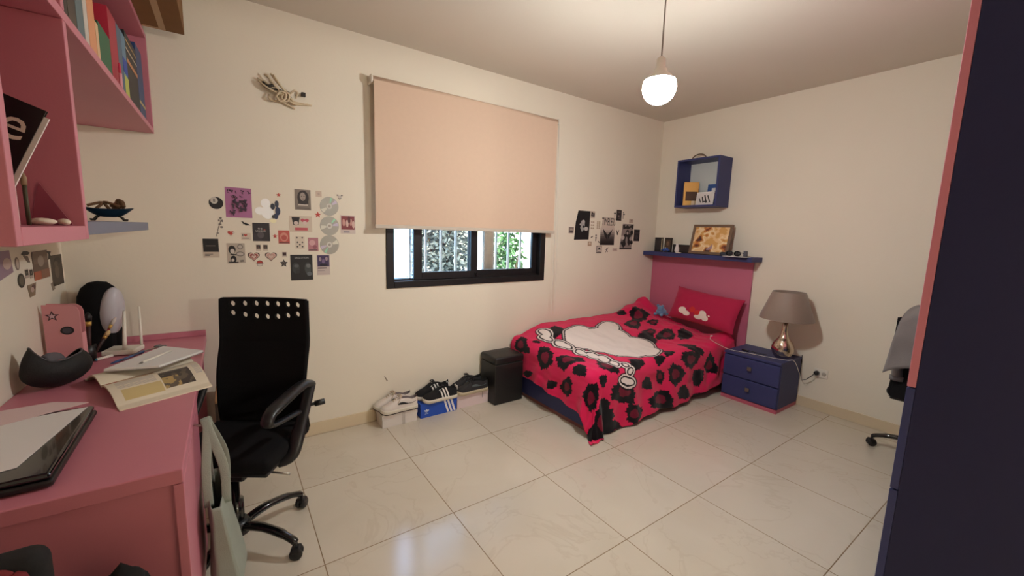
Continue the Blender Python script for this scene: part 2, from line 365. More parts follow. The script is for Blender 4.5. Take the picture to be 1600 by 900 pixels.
N3 = lambda x, y, z: noise.noise(Vector((x, y, z)))
def duvet():
    A0, A1, B0, B1 = 2.60-.44, 4.47, .025, BY1+.47
    nu, nv = 440, 286
    us = np.linspace(A0, A1, nu+1); vs_ = np.linspace(B0, B1, nv+1)
    U, V = np.meshgrid(us, vs_)
    r = .085; cx, cy = BX0+r, BY1-r
    # trim the sheet's lower outline a little unevenly
    footlen = .275+.07*sstep(.98, 1.12, V)+.010*np.sin(V*9)
    sidelen = .41-.05*sstep(2.6, 4.3, U)+.010*np.sin(U*7+1)
    DX = np.where(U < cx, (cx-U)*(footlen+r)/(.44+r), 0); DY = np.where(V > cy, (V-cy)*(sidelen+r)/(.47+r), 0)
    d = np.sqrt(DX**2+DY**2)+1e-9; nx, ny = -DX/d, DY/d
    # soft drape folds: the direction fans, the overhang waves
    ang = np.arctan2(DY, DX)
    arc = r*PI/2
    roll = np.minimum(d, arc); th = roll/r
    out = r*np.sin(th); down = r*(1-np.cos(th))
    ex = np.maximum(d-arc, 0)
    flare = .10+.10*np.sin(2*ang)
    perim = np.where(DX > DY, V*7.5, U*6.2+2)
    wav = (.016*np.sin(perim*1.9)+.010*np.sin(perim*4.3+1))*np.minimum(ex/.2, 1)
    calm = 1-(1-sstep(.18, .5, V))*(DX > DY); flare = flare*calm; wav = wav*calm
    out = out+ex*flare+wav; down = down+ex*np.sqrt(1-flare**2)
    bx = np.maximum(U, cx)+nx*out; by = np.minimum(V, cy)+ny*out
    X = bx; Y = -by
    # top surface: puffy, higher along the wall and towards the head
    t = np.maximum(U, cx); s = np.minimum(V, cy)
    ztop = .462+.085*sstep(.80, .12, s)*sstep(2.62, 3.0, t)+.035*sstep(.9, .3, s)
    ztop = ztop+.155*np.exp(-((t-4.36)/.13)**2-((s-.06)/.15)**2)+.09*np.exp(-((t-4.12)/.13)**2-((s-.10)/.14)**2)
    ztop = ztop-.05*np.exp(-((t-4.40)/.16)**2-((s-.36)/.16)**2)+.02*np.exp(-((t-4.2)/.10)**2)*sstep(.2, .5, s)+.045*np.exp(-((t-4.46)/.1)**2-((s-1.0)/.12)**2)
    Zw = np.zeros_like(X)
    for j in range(nv+1):
        for i in range(nu+1):
            u, v = U[j, i], V[j, i]
            hd = 1+2.2*max(0, (u-3.85)/.6)
            q = .020*N3(u*2.6, v*2.6, 3.1)+(.010*N3(u*7+2*N3(u*2, v*2, 0), v*5, 7.7)+.0045*N3(u*17, v*13, 1.3))*hd
            Zw[j, i] = q
    under = np.minimum(1, ex/.1)*calm
    Z = ztop-down+Zw*(1-.6*under)
    X = X+nx*Zw*under*1.1; Y = Y-ny*Zw*under*1.1
    low = .006+.012*np.clip(.5+.5*np.sin(perim*3), 0, 1)
    over = np.maximum(low-Z, 0); Z = np.maximum(Z, low); X = X+nx*over*.35; Y = Y-ny*over*.35
    Y = np.minimum(Y, -.014-.004*np.clip(Z-.45, 0, 1)); X = np.minimum(X, HEAD-.012)
    # ---- printed pattern in the sheet's own coordinates
    Cc = np.empty(U.shape+(3,)); Cc[:] = np.array(rgb(218, 34, 88)[:3])
    blk = np.array(rgb(16, 12, 18)[:3]); drk = np.array(rgb(112, 16, 44)[:3]); wht = np.array(rgb(232, 220, 214)[:3])
    rnd = random.Random(11)
    jag = lambda a, k: .12*np.sin(3*a+k)+.07*np.sin(7*a+2.3*k)+.05*np.sin(17*a+5*k)+.03*np.sin(29*a+3*k)
    def spot(u, v, ru, rv, rot, hol, k):
        du, dv = U-u, V-v; c, s_ = math.cos(rot), math.sin(rot)
        p, q = (du*c+dv*s_)/ru, (-du*s_+dv*c)/rv
        a = np.arctan2(q, p); rad = np.sqrt(p*p+q*q)*(1+jag(a, k))
        Cc[rad < 1] = blk
        if hol:
            g = np.sqrt((p+.08*math.sin(k))**2+(q-.1*math.cos(k))**2)*(1+.6*jag(a, k*1.7)); Cc[g < .47] = drk
    for k, (u, v, ru, rv, rot, hol) in enumerate(SPOTS): spot(u, v, ru, rv, rot, hol, k*1.37+.4)
    def blob(u, v, ru, rv, rot, col, k=0, ol=.0):
        du, dv = U-u, V-v; c, s_ = math.cos(rot), math.sin(rot); p, q = du*c+dv*s_, -du*s_+dv*c
        a = np.arctan2(q, p)
        rad = np.sqrt((p/(ru+ol))**2+(q/(rv+ol))**2)*(1+.05*np.sin(3*a+k)); Cc[rad < 1] = col
    # large plain white cloud shape with an outline, and a scribbled white band beside it
    lob = CLOUD
    for w_, col in ((.034, blk), (.020, wht), (.013, blk), (.0, wht)):
        for k, (u, v, ru, rv, rot) in enumerate(lob): blob(u, v, ru, rv, rot, col, k, w_)
    for w_, col in ((.024, blk), (.012, wht), (.0, blk), (-.014, wht)):
        for k, (u, v, ru, rv, rot) in enumerate(BAND): blob(u, v, ru, rv, rot, col, k, w_)
    me = bpy.data.meshes.new('duvet'); n = (nu+1)*(nv+1)
    co = np.stack([X, Y, Z], -1).reshape(-1, 3)
    ii = np.arange(nu*nv); j, i = ii//nu, ii % nu; a = j*(nu+1)+i
    quads = np.stack([a, a+nu+1, a+nu+2, a+1], 1)
    org = np.array([3.5, -.55, .45])
    me.from_pydata((co-org).tolist(), [], quads.tolist())
    at_ = me.color_attributes.new('print', 'FLOAT_COLOR', 'POINT'); at_.data.foreach_set('color', np.concatenate([Cc.reshape(-1, 3), np.ones((n, 1))], 1).astype(np.float32).ravel())
    me.polygons.foreach_set('use_smooth', [True]*len(me.polygons))
    m = mat('duvet_print', (214, 24, 78), .9, bump=.25, bscale=420, spec=.15, sheen=.15)
    nd = m.node_tree.nodes.new('ShaderNodeAttribute'); nd.attribute_name = 'print'; m.node_tree.links.new(nd.outputs['Color'], m.node_tree.nodes['Principled BSDF'].inputs['Base Color'])
    me.materials.append(m)
    o = bpy.data.objects.new('duvet', me); COL.objects.link(o); o.location = org.tolist()
    sd = o.modifiers.new('thickness', 'SOLIDIFY'); sd.thickness = .004; sd.offset = -1
    tag(o, 'pink duvet cover with black leopard spots and a large white shape', 'duvet')
    return o
#SPOTS_BEGIN
SPOTS = [(2.549, 0.164, 0.099, 0.085, 2.521, 1), (2.52, 0.273, 0.041, 0.025, 3.046, 0), (2.532, 0.482, 0.146, 0.092, 2.905, 1), (2.919, 0.267, 0.111, 0.056, 2.344, 0), (2.667, 0.295, 0.041, 0.026, -2.271, 0), (2.629, 0.71, 0.138, 0.079, -2.758, 1), (2.583, 0.871, 0.073, 0.064, -3.047, 0), (2.817, 0.962, 0.105, 0.074, -1.514, 1), (2.68, 1.084, 0.048, 0.045, 1.622, 0), (2.889, 1.224, 0.131, 0.086, -2.662, 1), (3.181, 1.221, 0.073, 0.055, -2.34, 0), (3.35, 1.19, 0.089, 0.044, 1.193, 1), (3.538, 1.211, 0.109, 0.09, -2.29, 1), (3.342, 1.428, 0.143, 0.088, -2.848, 1), (2.274, 0.609, 0.065, 0.04, -2.47, 0), (2.344, 0.77, 0.108, 0.061, -2.79, 1), (2.449, 1.094, 0.145, 0.112, -2.537, 1), (2.654, 1.275, 0.11, 0.051, -2.906, 0), (3.094, 1.012, 0.099, 0.057, 2.698, 0), (3.841, 0.363, 0.156, 0.069, 2.646, 1), (3.84, 0.556, 0.114, 0.048, 2.964, 1), (3.916, 0.667, 0.137, 0.064, 2.875, 1), (3.535, 0.981, 0.076, 0.041, 2.809, 0), (3.365, 1.027, 0.069, 0.044, 2.842, 0), (2.223, 0.289, 0.068, 0.035, -2.009, 0), (3.763, 1.111, 0.131, 0.087, -3.032, 1), (3.886, 1.329, 0.092, 0.077, 1.77, 0), (4.068, 1.235, 0.126, 0.074, 1.195, 1), (3.631, 1.414, 0.091, 0.064, -2.623, 0), (3.877, 1.515, 0.072, 0.012, 3.14, 0), (3.008, 1.426, 0.101, 0.073, -2.408, 1), (2.566, 1.389, 0.258, 0.149, -2.947, 1), (2.806, 1.475, 0.083, 0.038, -2.738, 0), (3.671, 0.657, 0.161, 0.085, 2.569, 0), (3.959, 0.658, 0.167, 0.071, 2.828, 1), (4.141, 0.732, 0.149, 0.064, 2.702, 0), (4.061, 0.258, 0.148, 0.087, 2.716, 1), (3.959, 0.1, 0.064, 0.042, 1.978, 0), (4.087, 0.409, 0.083, 0.044, 3.047, 1), (3.87, 0.944, 0.087, 0.058, -2.685, 0), (3.893, 1.031, 0.1, 0.045, -2.668, 0), (2.293, 1.362, 0.208, 0.051, -2.526, 0)]
CLOUD = [(3.041, 0.41, 0.242, 0.106, 2.489), (3.234, 0.532, 0.3, 0.192, 2.937), (3.328, 0.737, 0.295, 0.168, 3.009), (3.484, 0.366, 0.153, 0.082, 2.771), (3.063, 0.521, 0.212, 0.113, -3.128), (3.439, 0.86, 0.144, 0.076, 2.596)]
BAND = [(2.822, 0.224, 0.104, 0.047, -1.349), (2.77, 0.303, 0.082, 0.04, -1.608), (2.804, 0.478, 0.094, 0.053, -1.71), (2.842, 0.659, 0.065, 0.049, -1.508), (2.89, 0.741, 0.076, 0.057, -1.39), (2.916, 0.829, 0.081, 0.05, -1.119), (2.902, 0.947, 0.067, 0.038, -1.214), (2.961, 1.007, 0.038, 0.035, -2.933), (2.977, 1.077, 0.046, 0.033, 2.532), (2.931, 1.152, 0.083, 0.036, -2.859)]
#SPOTS_END
duvet()
def pillow():
    # local: x across the bed, y up the pillow, z thickness
    W2, H2 = .345, .17
    PK = mat('pillow_cerise', (176, 18, 68), .85, bump=.2, bscale=300, sheen=.15); b = MB()
    def surf(sg):
        def f(u, v):
            x, y = 2*u-1, 2*v-1
            ex = (1-abs(x)**3.2)**.5*(1-abs(y)**3.0)**.5
            pinch = 1-.07*(1-abs(x)**2)*abs(y)**3; pin2 = 1-.05*(1-abs(y)**2)*abs(x)**3
            w = .006*N3(x*3, y*3, 5*sg)+.004*N3(x*8, y*5, 2)
            return (x*W2*pin2, y*H2*pinch, sg*(.004+.075*ex+w*ex))
        return f
    b.grid(surf(1), 44, 30, PK); b.grid(lambda u, v: surf(-1)(1-u, v), 44, 30, PK)
    # orientation: across = -y, up = tilted towards the headboard
    up = Vector((.13, .0, .34)).normalized(); ac = Vector((0, -1, -.075)).normalized(); nrm = ac.cross(up).normalized(); up = nrm.cross(ac)
    if nrm.x > 0: nrm = -nrm; ac = -ac
    M = Matrix(((ac.x, up.x, nrm.x, 4.43), (ac.y, up.y, nrm.y, -.74), (ac.z, up.z, nrm.z, .715), (0, 0, 0, 1)))
    o = b.build('pillow', M=M); tag(o, 'cerise pink pillow leaning on the pink headboard', 'pillow')
    def on(x, y): return surf(1)((x+1)/2, (y+1)/2)
    e = MB()
    for cx, cy, rx, ry, col in ((-.50, -.45, .13, .20, (232, 218, 206)), (-.36, -.58, .12, .15, (232, 218, 206)), (.12, -.45, .13, .26, (232, 218, 206)), (.02, -.62, .12, .14, (232, 218, 206)), (.22, -.60, .10, .16, (232, 218, 206)), (-.2, -.28, .09, .17, (196, 30, 30)), (-.02, -.42, .10, .18, (196, 30, 30)), (.32, -.42, .03, .045, (240, 220, 210))):
        pp = ell_poly(cx, cy, rx, ry, 20); c0 = Vector(on(cx, cy))+Vector((0, 0, .003)); vs = [c0]
        mid = [Vector(on(cx+(x-cx)*.5, cy+(y-cy)*.5))+Vector((0, 0, .003)) for x, y in pp]; rim = [Vector(on(x, max(y, -.97)))+Vector((0, 0, .002)) for x, y in pp]
        n = len(pp); vs += mid+rim; fs = [[0, 1+k, 1+(k+1) % n] for k in range(n)]+[[1+k, 1+n+k, 1+n+(k+1) % n, 1+(k+1) % n] for k in range(n)]
        e.add(vs, fs, ink(*col), True)
    q = e.build('embroidery', o); tag(q, 'small white and red flower embroidery')
pillow()
def plush():
    o = thing('plush_toy', 'small blue plush toy tucked beside the cerise pillow', 'soft toy', (4.335, -.325, .58))
    m = mat('blue_plush', (104, 140, 176), .95, bump=.5, bscale=200, sheen=.4)
    b = MB(); b.ball((0, 0, .04), (.06, .05, .042), m); b.build('body', o)
    h = MB(); h.ball((-.03, -.01, .078), (.036, .034, .032), m); h.build('head', o)
    for sg in (-1, 1): MB().ball((-.03+.005, sg*.028, .104), (.012, .016, .016), m, 12).build('ear', o)
    for dx, dy in ((-.05, .035), (-.05, -.04), (.045, .035), (.045, -.035)): MB().ball((dx, dy, .016), (.024, .016, .015), m, 12).build('limb', o)
plush()

# ================================================================== NIGHTSTAND, LAMP, SOCKET
def nightstand():
    x0, x1, y0, y1, h = 4.172, 4.565, -1.57, -1.112, .43
    o = thing('nightstand', 'navy blue two drawer nightstand beside the bed', 'nightstand', (x0, (y0+y1)/2, 0)); I = Matrix.Translation((-x0, -(y0+y1)/2, 0))
    b = MB(); b.box((x0+.02, y0, .032), (x1, y1, h-.022), NAVY, .002, M=I); b.build('carcass', o)
    MB().box((x0-.002, y0-.002, h-.022), (x1, y1, h), NAVY, .003, M=I).build('top', o)
    p = MB(); p.box((x0+.004, y0+.0, 0), (x1, y1, .032), mat('pink_plinth', (186, 92, 112), .45), .002, M=I); tag(p.build('plinth', o), 'pink plinth')
    for z0, z1 in ((.04, .212), (.222, h-.03)):
        d = MB().box((x0, y0+.004, z0), (x0+.0195, y1-.004, z1), NAVY, .003, M=I).build('drawer', o)
        zc = (z0+z1)/2+.01; k = MB(); k.tube([(x0+.002, -1.34, zc), (x0-.014, -1.34, zc)], .006, CHROME, 8, M=I); k.box((x0-.024, -1.357, zc-.017), (x0-.013, -1.323, zc+.017), mat('pewter', (140, 132, 126), .35, metal=.8), .004, M=I); k.build('knob', d)
nightstand()
def lamp():
    o = thing('table_lamp', 'silver gourd table lamp with taupe shade on the nightstand', 'lamp', (4.37, -1.49, .431))
    b = MB(); b.lathe([(.0, 0), (.05, 0), (.056, .008), (.072, .035), (.083, .07), (.082, .1), (.068, .135), (.045, .165), (.028, .195), (.021, .24), (.021, .3), (.017, .305), (0, .306)], SILVER, 48); b.build('base', o)
    s = MB(); n = 56; prof = [(.196, .335), (.118, .555)]
    s.lathe([(.196, .332), (.197, .335), (.119, .558), (.118, .561), (.116, .558), (.194, .335), (.196, .332)], SHADE, 64, caps=False); s.build('lamp_shade', o)
    f = MB(); f.tube([(0, 0, .3), (0, 0, .4)], .014, WHITEP, 12)
    for k in range(3): a = 2*PI*k/3+.4; f.tube([(0, 0, .365), (.1*math.cos(a), .1*math.sin(a), .372), (.183*math.cos(a), .183*math.sin(a), .36)], .0022, CHROME, 6)
    f.build('shade_holder', o)
    f = MB(); f.lathe([(0, .40), (.018, .405), (.03, .44), (.026, .47), (0, .485)], WHITEP, 20); f.build('bulb', o)
lamp()
c = MB(); c.tube([(4.32, -1.40, .437), (4.31, -1.36, .436), (4.30, -1.31, .438), (4.285, -1.262, .444)], .0032, BLACKP, 6)
c.box((-.03, -.012, -.007), (.03, .012, .007), BLACKP, .004, M=mx((4.283, -1.235, .4395), 1.3))
tag(c.build('lamp_switch_cord', origin=(4.3, -1.3, .431)), 'short black cord with inline switch lying on the nightstand', 'cord')
def socket():
    p = at('x', XR, 1281, 583)
    o = thing('wall_socket', 'cream wall socket low on the wall right of the nightstand', 'socket', (XR, p.y, p.z), group=None)
    MB().box((-.009, -.058, -.036), (-.0005, .04, .036), WHITEP, .003).build('faceplate', o)
    for dy in (-.032, .016): MB().lathe([(.016, 0), (.014, -.004), (0, -.004)], mat('socket_grey', (180, 172, 160), .5), 20, M=mx((-.0095, dy, 0), 0, 0, PI/2)).build('outlet', o)
    q = MB(); q.tube([(XR-.0105, p.y+.016, p.z), (XR-.03, p.y+.016, p.z), (XR-.045, p.y+.02, p.z-.002)], [.019, .019, .012], BLACKP, 14)
    q.tube([(XR-.045, p.y+.02, p.z-.002), (XR-.06, p.y+.04, p.z-.03), (XR-.05, p.y+.075, p.z-.07), (XR-.04, p.y+.11, p.z-.09), (XR-.03, p.y+.13, p.z-.02), (XR-.012, p.y+.135, p.z+.06), (XR-.006, p.y+.14, p.z+.118)], .0032, BLACKP, 6)
    tag(q.build('power_plug', origin=(XR-.03, p.y, p.z)), 'round black plug and cable in the cream wall socket', 'plug')
socket()
pts = [(4.13, -1.0, .535), (4.09, -1.02, .512), (4.16, -1.075, .462), (4.2, -1.15, .4355), (4.24, -1.30, .4345), (4.27, -1.44, .4345), (4.31, -1.555, .4345), (4.345, -1.585, .437), (4.38, -1.60, .40), (4.45, -1.612, .30), (4.52, -1.62, .22), (4.555, -1.64, .2)]
def smooth_path(pts, n=6):
    out = []; P_ = [Vector(p) for p in pts]
    for i in range(len(P_)-1):
        a, b, c_, d = P_[max(i-1, 0)], P_[i], P_[i+1], P_[min(i+2, len(P_)-1)]
        for k in range(n):
            t = k/n; out.append(.5*((2*b)+(c_-a)*t+(2*a-5*b+4*c_-d)*t*t+(-a+3*b-3*c_+d)*t**3))
    return out+[P_[-1]]
w = MB(); w.tube(smooth_path(pts), .0021, WHITEP, 6); w.box((4.12, -1.006, .53), (4.145, -.994, .54), WHITEP, .002)
tag(w.build('charger_cable', origin=(4.26, -1.3, .431)), 'thin white charging cable running from the duvet over the nightstand', 'cable')

# ================================================================== HEADBOARD SHELF AND CUBE SHELF
s = MB(); s.box((XR-.2, -1.162, 1.208), (XR-.0015, -.003, 1.25), NAVY, .002)
tag(s.build('wall_shelf', origin=(XR-.1, -.58, 1.21)), 'navy blue wall shelf above the pink headboard', 'shelf')
ZS = 1.2505
def cube_shelf():
    y0, y1, z0, z1, x0 = -.80, -.362, 1.712, 2.178, 4.355; t = .018
    o = thing('cube_shelf', 'navy blue open cube shelf high on the right wall', 'shelf', (XR, (y0+y1)/2, z0)); I = Matrix.Translation((-XR, -(y0+y1)/2, -z0))
    MB().box((x0, y0, z0), (XR-.002, y1, z0+t), NAVY, .001, M=I).build('bottom_panel', o)
    MB().box((x0, y0, z1-t), (XR-.002, y1, z1), NAVY, .001, M=I).build('top_panel', o)
    MB().box((x0, y0, z0+t), (XR-.002, y0+t, z1-t), NAVY, .001, M=I).build('side_panel', o)
    MB().box((x0, y1-t, z0+t), (XR-.002, y1, z1-t), NAVY, .001, M=I).build('side_panel', o)
    tag(MB().box((XR-.012, y0+t, z0+t), (XR-.002, y1-t, z1-t), mat('pale_grey_board', (206, 208, 204), .6), M=I).build('back_panel', o), 'pale grey back panel')
    return z0+t, z1
CZ, CZT = cube_shelf()
b = MB(); b.box((-.012, -.07, 0), (.012, .07, .235), GOLD, .002); b.box((-.0135, -.058, .05), (-.0122, .05, .14), ink(72, 44, 18))
tag(b.build('gold_book', M=mx((4.45, -.475, CZ+.0005), .75)), 'tall gold covered book standing in the navy cube shelf', 'book')
b = MB(); b.box((-.004, -.095, 0), (.004, .095, .125), PAPER); b.box((-.0046, -.087, .008), (-.0041, .087, .117), ink(206, 200, 198))
for k, (y, z, w_, h_, r_) in enumerate(((-.045, .045, .012, .075, .45), (-.01, .045, .014, .08, .35), (.02, .04, .012, .06, .3), (.05, .035, .01, .05, .5), (-.005, .02, .05, .012, 0))): b.box((-.0052, -w_/2, -h_/2), (-.0047, w_/2, h_/2), ink(40, 36, 38), M=Matrix.Translation((0, y, z+.012)) @ Matrix.Rotation(-r_, 4, 'X'))
tag(b.build('photo_print', M=mx((4.40, -.655, CZ+.0005), -.12, 0, .12)), 'black and white photo print leaning inside the navy cube shelf', 'photo')
b = MB(); b.box((-.006, -.075, 0), (.006, .075, .21), mat('blue_cover', (34, 78, 142), .5), .001); b.box((-.0075, -.05, .07), (-.0062, .03, .17), PAPER); b.ball((-.0075, -.015, .125), (.001, .016, .02), ink(40, 34, 34), 12)
tag(b.build('blue_book', M=mx((4.515, -.68, CZ+.0005), 0, 0, .1)), 'blue book with a white label at the back of the cube shelf', 'book')
b = MB(); b.box((-.016, -.016, 0), (.016, .016, .045), mat('beige_candle', (206, 188, 158), .6), .006, 3)
tag(b.build('candle', loc=(4.41, -.535, CZ+.0005)), 'tiny beige candle beside the gold book', 'candle')
def bands():
    o = thing('hair_band', 'brown arched hair band on top of the navy cube shelf', 'hair band', (4.47, -.52, CZT+.0005))
    p = [(0, .075*math.cos(PI*k/14), .006+.05*math.sin(PI*k/14)) for k in range(15)]
    MB().tube(p, .006, mat('tortoise_brown', (96, 72, 48), .4), 8).build('band', o)
    b = MB(); b.ball((-.01, -.03, .016), (.02, .03, .016), WHITEP, 14); b.ball((-.01, .03, .014), (.018, .022, .014), WHITEP, 14); tag(b.build('flower_trim', o), 'white flower trim')
bands()
# ---- things on the headboard shelf
def standing(name, label, cat, p, w_, h_, d_, m, rz=0, tilt=0, front=None, group=None):
    b = MB(); b.box((-d_/2, -w_/2, 0), (d_/2, w_/2, h_), m, .001)
    if front: front(b, -d_/2)
    return tag(b.build(name, M=mx(p, rz, 0, tilt)), label, cat, group)
def spine(b, x):
    b.box((x-.001, -.04, .01), (x-.0002, -.03, .14), ink(170, 150, 120)); b.box((x-.001, -.02, .02), (x-.0002, .03, .12), ink(44, 38, 36))
standing('dark_book', 'black covered book standing leftmost on the navy headboard shelf', 'book', (4.47, -.135, ZS), .085, .152, .02, ink(26, 22, 22), .25, 0, spine)
def pf(b, x):
    b.box((x-.001, -.032, .02), (x-.0002, .032, .13), ink(88, 66, 52)); b.ball((x-.001, .0, .09), (.001, .018, .024), ink(130, 100, 78), 12)
standing('small_portrait', 'small dark photo frame beside the black book on the shelf', 'picture frame', (4.49, -.235, ZS), .09, .152, .014, ink(48, 40, 36), -.12, .04, pf)
def pf2(b, x):
    b.box((x-.001, -.085, .012), (x-.0002, .085, .072), ink(54, 42, 38)); b.ball((x-.001, .03, .045), (.001, .018, .016), ink(104, 76, 60), 12)
standing('dark_box', 'low black picture box behind the white paper ghost figure', 'box', (4.5, -.40, ZS), .21, .085, .02, ink(30, 26, 26), 0, .02, pf2)
def car():
    o = thing('toy_car', 'small blue toy car on the navy headboard shelf', 'toy', (4.40, -.27, ZS+.0005))
    m = mat('toy_blue', (42, 84, 160), .3)
    b = MB(); b.box((-.02, -.042, .01), (.02, .042, .03), m, .006, 3); b.box((-.016, -.024, .028), (.016, .02, .046), m, .006, 3); b.build('body', o)
    for dx in (-.02, .02):
        for dy in (-.025, .025): MB().lathe([(0, -.004), (.011, -.004), (.011, .004), (0, .004)], BLACKP, 14, M=mx((dx, dy, .011), 0, 0, PI/2)).build('wheel', o)
    e = MB()
    for dy in (-.012, .012): e.ball((-.02, dy, .045), (.006, .007, .008), WHITEP, 10)
    tag(e.build('headlight', o), 'white headlights')
car()
b = MB(); b.lathe([(.004, 0), (.010, .001), (.024, .018), (.02, .05), (.012, .072), (.014, .085), (.008, .092), (0, .094)], PAPER, 14)
tag(b.build('paper_figure', loc=(4.40, -.405, ZS+.0005)), 'small white paper ghost figure on the navy shelf', 'ornament')
b = MB(); b.box((-.012, -.025, 0), (.012, .025, .009), WHITEP, .003); tag(b.build('eraser', M=mx((4.345, -.46, ZS+.0005), .2)), 'small white eraser left of the framed puzzle', 'eraser')
def puzzle_frame():
    o = thing('framed_puzzle', 'brown framed orange and cream picture leaning on the shelf', 'framed picture', (4.435, -.715, ZS+.0015)); o.rotation_euler = (0, .21, -.05)
    w2, h_ = .205, .298; fm = mat('frame_taupe', (112, 88, 70), .5, var=.1, scale=20); b = MB(); f = .027
    b.box((-.01, -w2, 0), (.01, w2, f), fm, .003); b.box((-.01, -w2, h_-f), (.01, w2, h_), fm, .003); b.box((-.01, -w2, f), (.01, -w2+f, h_-f), fm, .003); b.box((-.01, w2-f, f), (.01, w2, h_-f), fm, .003)
    b.build('frame', o)
    cols = [(212, 160, 92), (228, 190, 138), (188, 116, 58), (120, 62, 34), (236, 210, 168), (160, 132, 140), (70, 40, 28)]
    def pick(u, v):
        n1 = N3(u*3.1, v*2.4, 4.2)+.4*N3(u*8, v*7, 1)
        if N3(u*4+9, v*4, 3) > .35 and .25 < u < .6 and v < .55: return ink(*cols[5])
        k = 0 if n1 < -.25 else 1 if n1 < -.02 else 4 if n1 < .16 else 0 if n1 < .3 else 2 if n1 < .42 else 3 if n1 < .55 else 6
        return ink(*cols[k])
    q = MB(); q.grid(lambda u, v: (-.004, (w2-f)-(2*w2-2*f)*u, f+(h_-2*f)*v), 60, 44, PAPER, False, pick=pick); q.build('picture', o)
    MB().box((.0, -w2+f, f), (.008, w2-f, h_-f), CARD).build('backing', o)
puzzle_frame()
b = MB(); b.box((-.055, -.10, 0), (.055, .10, .004), PAPER, .001); tag(b.build('folded_paper', M=mx((4.37, -1.03, ZS+.0003), .05)), 'folded white paper under the sunglasses on the shelf', 'paper')
def sunglasses():
    o = thing('sunglasses', 'dark sunglasses lying at the right end of the shelf', 'sunglasses', (4.37, -1.0, ZS+.005))
    for dy in (-.036, .036):
        MB().tube([(0+.0, dy+.031*math.cos(2*PI*k/20), .024+.022*math.sin(2*PI*k/20)) for k in range(21)], .003, BLACKG, 8).build('rim', o)
        MB().lathe([(0, -.001), (.03, -.001), (.03, .001), (0, .001)], mat('smoke_lens', (26, 30, 36), .08), 24, M=mx((0, dy, .024), 0, 0, PI/2) @ Matrix.Diagonal((.72, 1, 1, 1))).build('lens', o)
        MB().tube([(0, dy*1.86, .034), (.06, dy*1.8, .026), (.11, dy*1.6, .006)], .003, BLACKG, 6).build('temple', o)
    MB().tube([(0, -.008, .03), (0, 0, .034), (0, .008, .03)], .003, BLACKG, 6).build('bridge', o)
sunglasses()
b = MB(); b.box((-.022, -.05, 0), (.022, .05, .036), mat('glasses_case', (40, 46, 58), .35), .014, 4)
tag(b.build('glasses_case', M=mx((4.42, -.905, ZS+.0005), .2)), 'dark hard glasses case between the framed picture and the sunglasses', 'case')
b = MB(); b.box((-.018, -.014, 0), (.018, .014, .052), mat('grey_block', (96, 96, 104), .4), .006, 3)
tag(b.build('perfume_bottle', M=mx((4.44, -1.075, ZS+.0045))), 'little grey bottle at the far right of the headboard shelf', 'bottle')

# ================================================================== FLOOR THINGS BY THE BACK WALL
def stool():
    o = thing('storage_stool', 'black leatherette cube stool at the foot of the bed', 'stool', (2.436, -.135, 0)); 
    MB().box((-.140, -.115, 0), (.140, .115, .34), LEATHER, .008, 3).build('body', o)
    l = MB(); l.box((-.144, -.119, .342), (.144, .119, .402), LEATHER, .016, 4); l.build('padded_lid', o)
stool()
def shoebox(name, label, x0, x1, y0, y1, h, bodym, lidm, extra=None):
    o = thing(name, label, 'shoe box', ((x0+x1)/2, (y0+y1)/2, 0), group=None); w2, d2 = (x1-x0)/2, (y1-y0)/2
    MB().box((-w2+.003, -d2+.003, 0), (w2-.003, d2-.003, h-.036), bodym, .001).build('box_body', o)
    MB().box((-w2, -d2, h-.035), (w2, d2, h), lidm, .0015).build('lid', o)
    if extra: extra(o, w2, d2, h)
    return o
WBOX = mat('white_card', (214, 206, 200), .75, var=.03); BLUEB = mat('blue_card', (28, 76, 176), .6, var=.03)
def ex_white(o, w2, d2, h):
    b = MB()
    for x in (.02, .032): b.box((x-.001, -d2-.001, .0), (x+.001, -d2, h+.001), ink(150, 140, 130))
    tag(b.build('string', o), 'grey thin ribbon')
def ex_blue(o, w2, d2, h):
    b = MB()
    for k in range(3):
        x = .035+.028*k
        for z0, z1, yy in ((.004, h-.036, -d2+.0015), (h-.034, h-.001, -d2-.0012)):
            sh = lambda z: (h-z)*.32
            b.add([(x+sh(z0)-.0, yy, z0), (x+.016+sh(z0), yy, z0), (x+.016+sh(z1), yy, z1), (x+sh(z1), yy, z1)], [[0, 1, 2, 3]], ink(228, 224, 224))
        b.add([(x, -d2, h+.0006), (x+.016, -d2, h+.0006), (x+.016-.03, d2, h+.0006), (x-.03, d2, h+.0006)], [[0, 1, 2, 3]], ink(228, 224, 224))
    # three leaf mark with horizontal bars over small lettering
    M = Matrix.Translation((-w2+.05, -d2+.0012, .042)) @ Matrix.Rotation(PI/2, 4, 'X')
    for a in (-.75, 0, .75):
        R_ = Matrix.Rotation(-a, 4, 'Z'); pl = [(.0, -.002), (.0068, .010), (.0045, .021), (0, .027), (-.0045, .021), (-.0068, .010)]
        b.prism(pl, 0, .0006, ink(216, 222, 232), M=M @ R_)
    for z in (.003, .0075): b.box((-.016, z, .0007), (.016, z+.0017, .0012), BLUEB, M=M)
    vs, fs = text_faces('adidas'); b.add([(-.015+.03*x, -.014+.009*y, .0006) for x, y in vs], fs, ink(216, 222, 232), M=M)
    tag(b.build('printed_marking', o), 'white stripes and leaf mark')
shoebox('shoe_box', 'white shoe box tied with ribbon under the white sneakers', 1.405, 1.668, -.168, -.015, .098, WBOX, WBOX, ex_white)
shoebox('shoe_box', 'blue shoe box with three white stripes', 1.694, 2.0, -.160, -.015, .112, BLUEB, BLUEB, ex_blue)
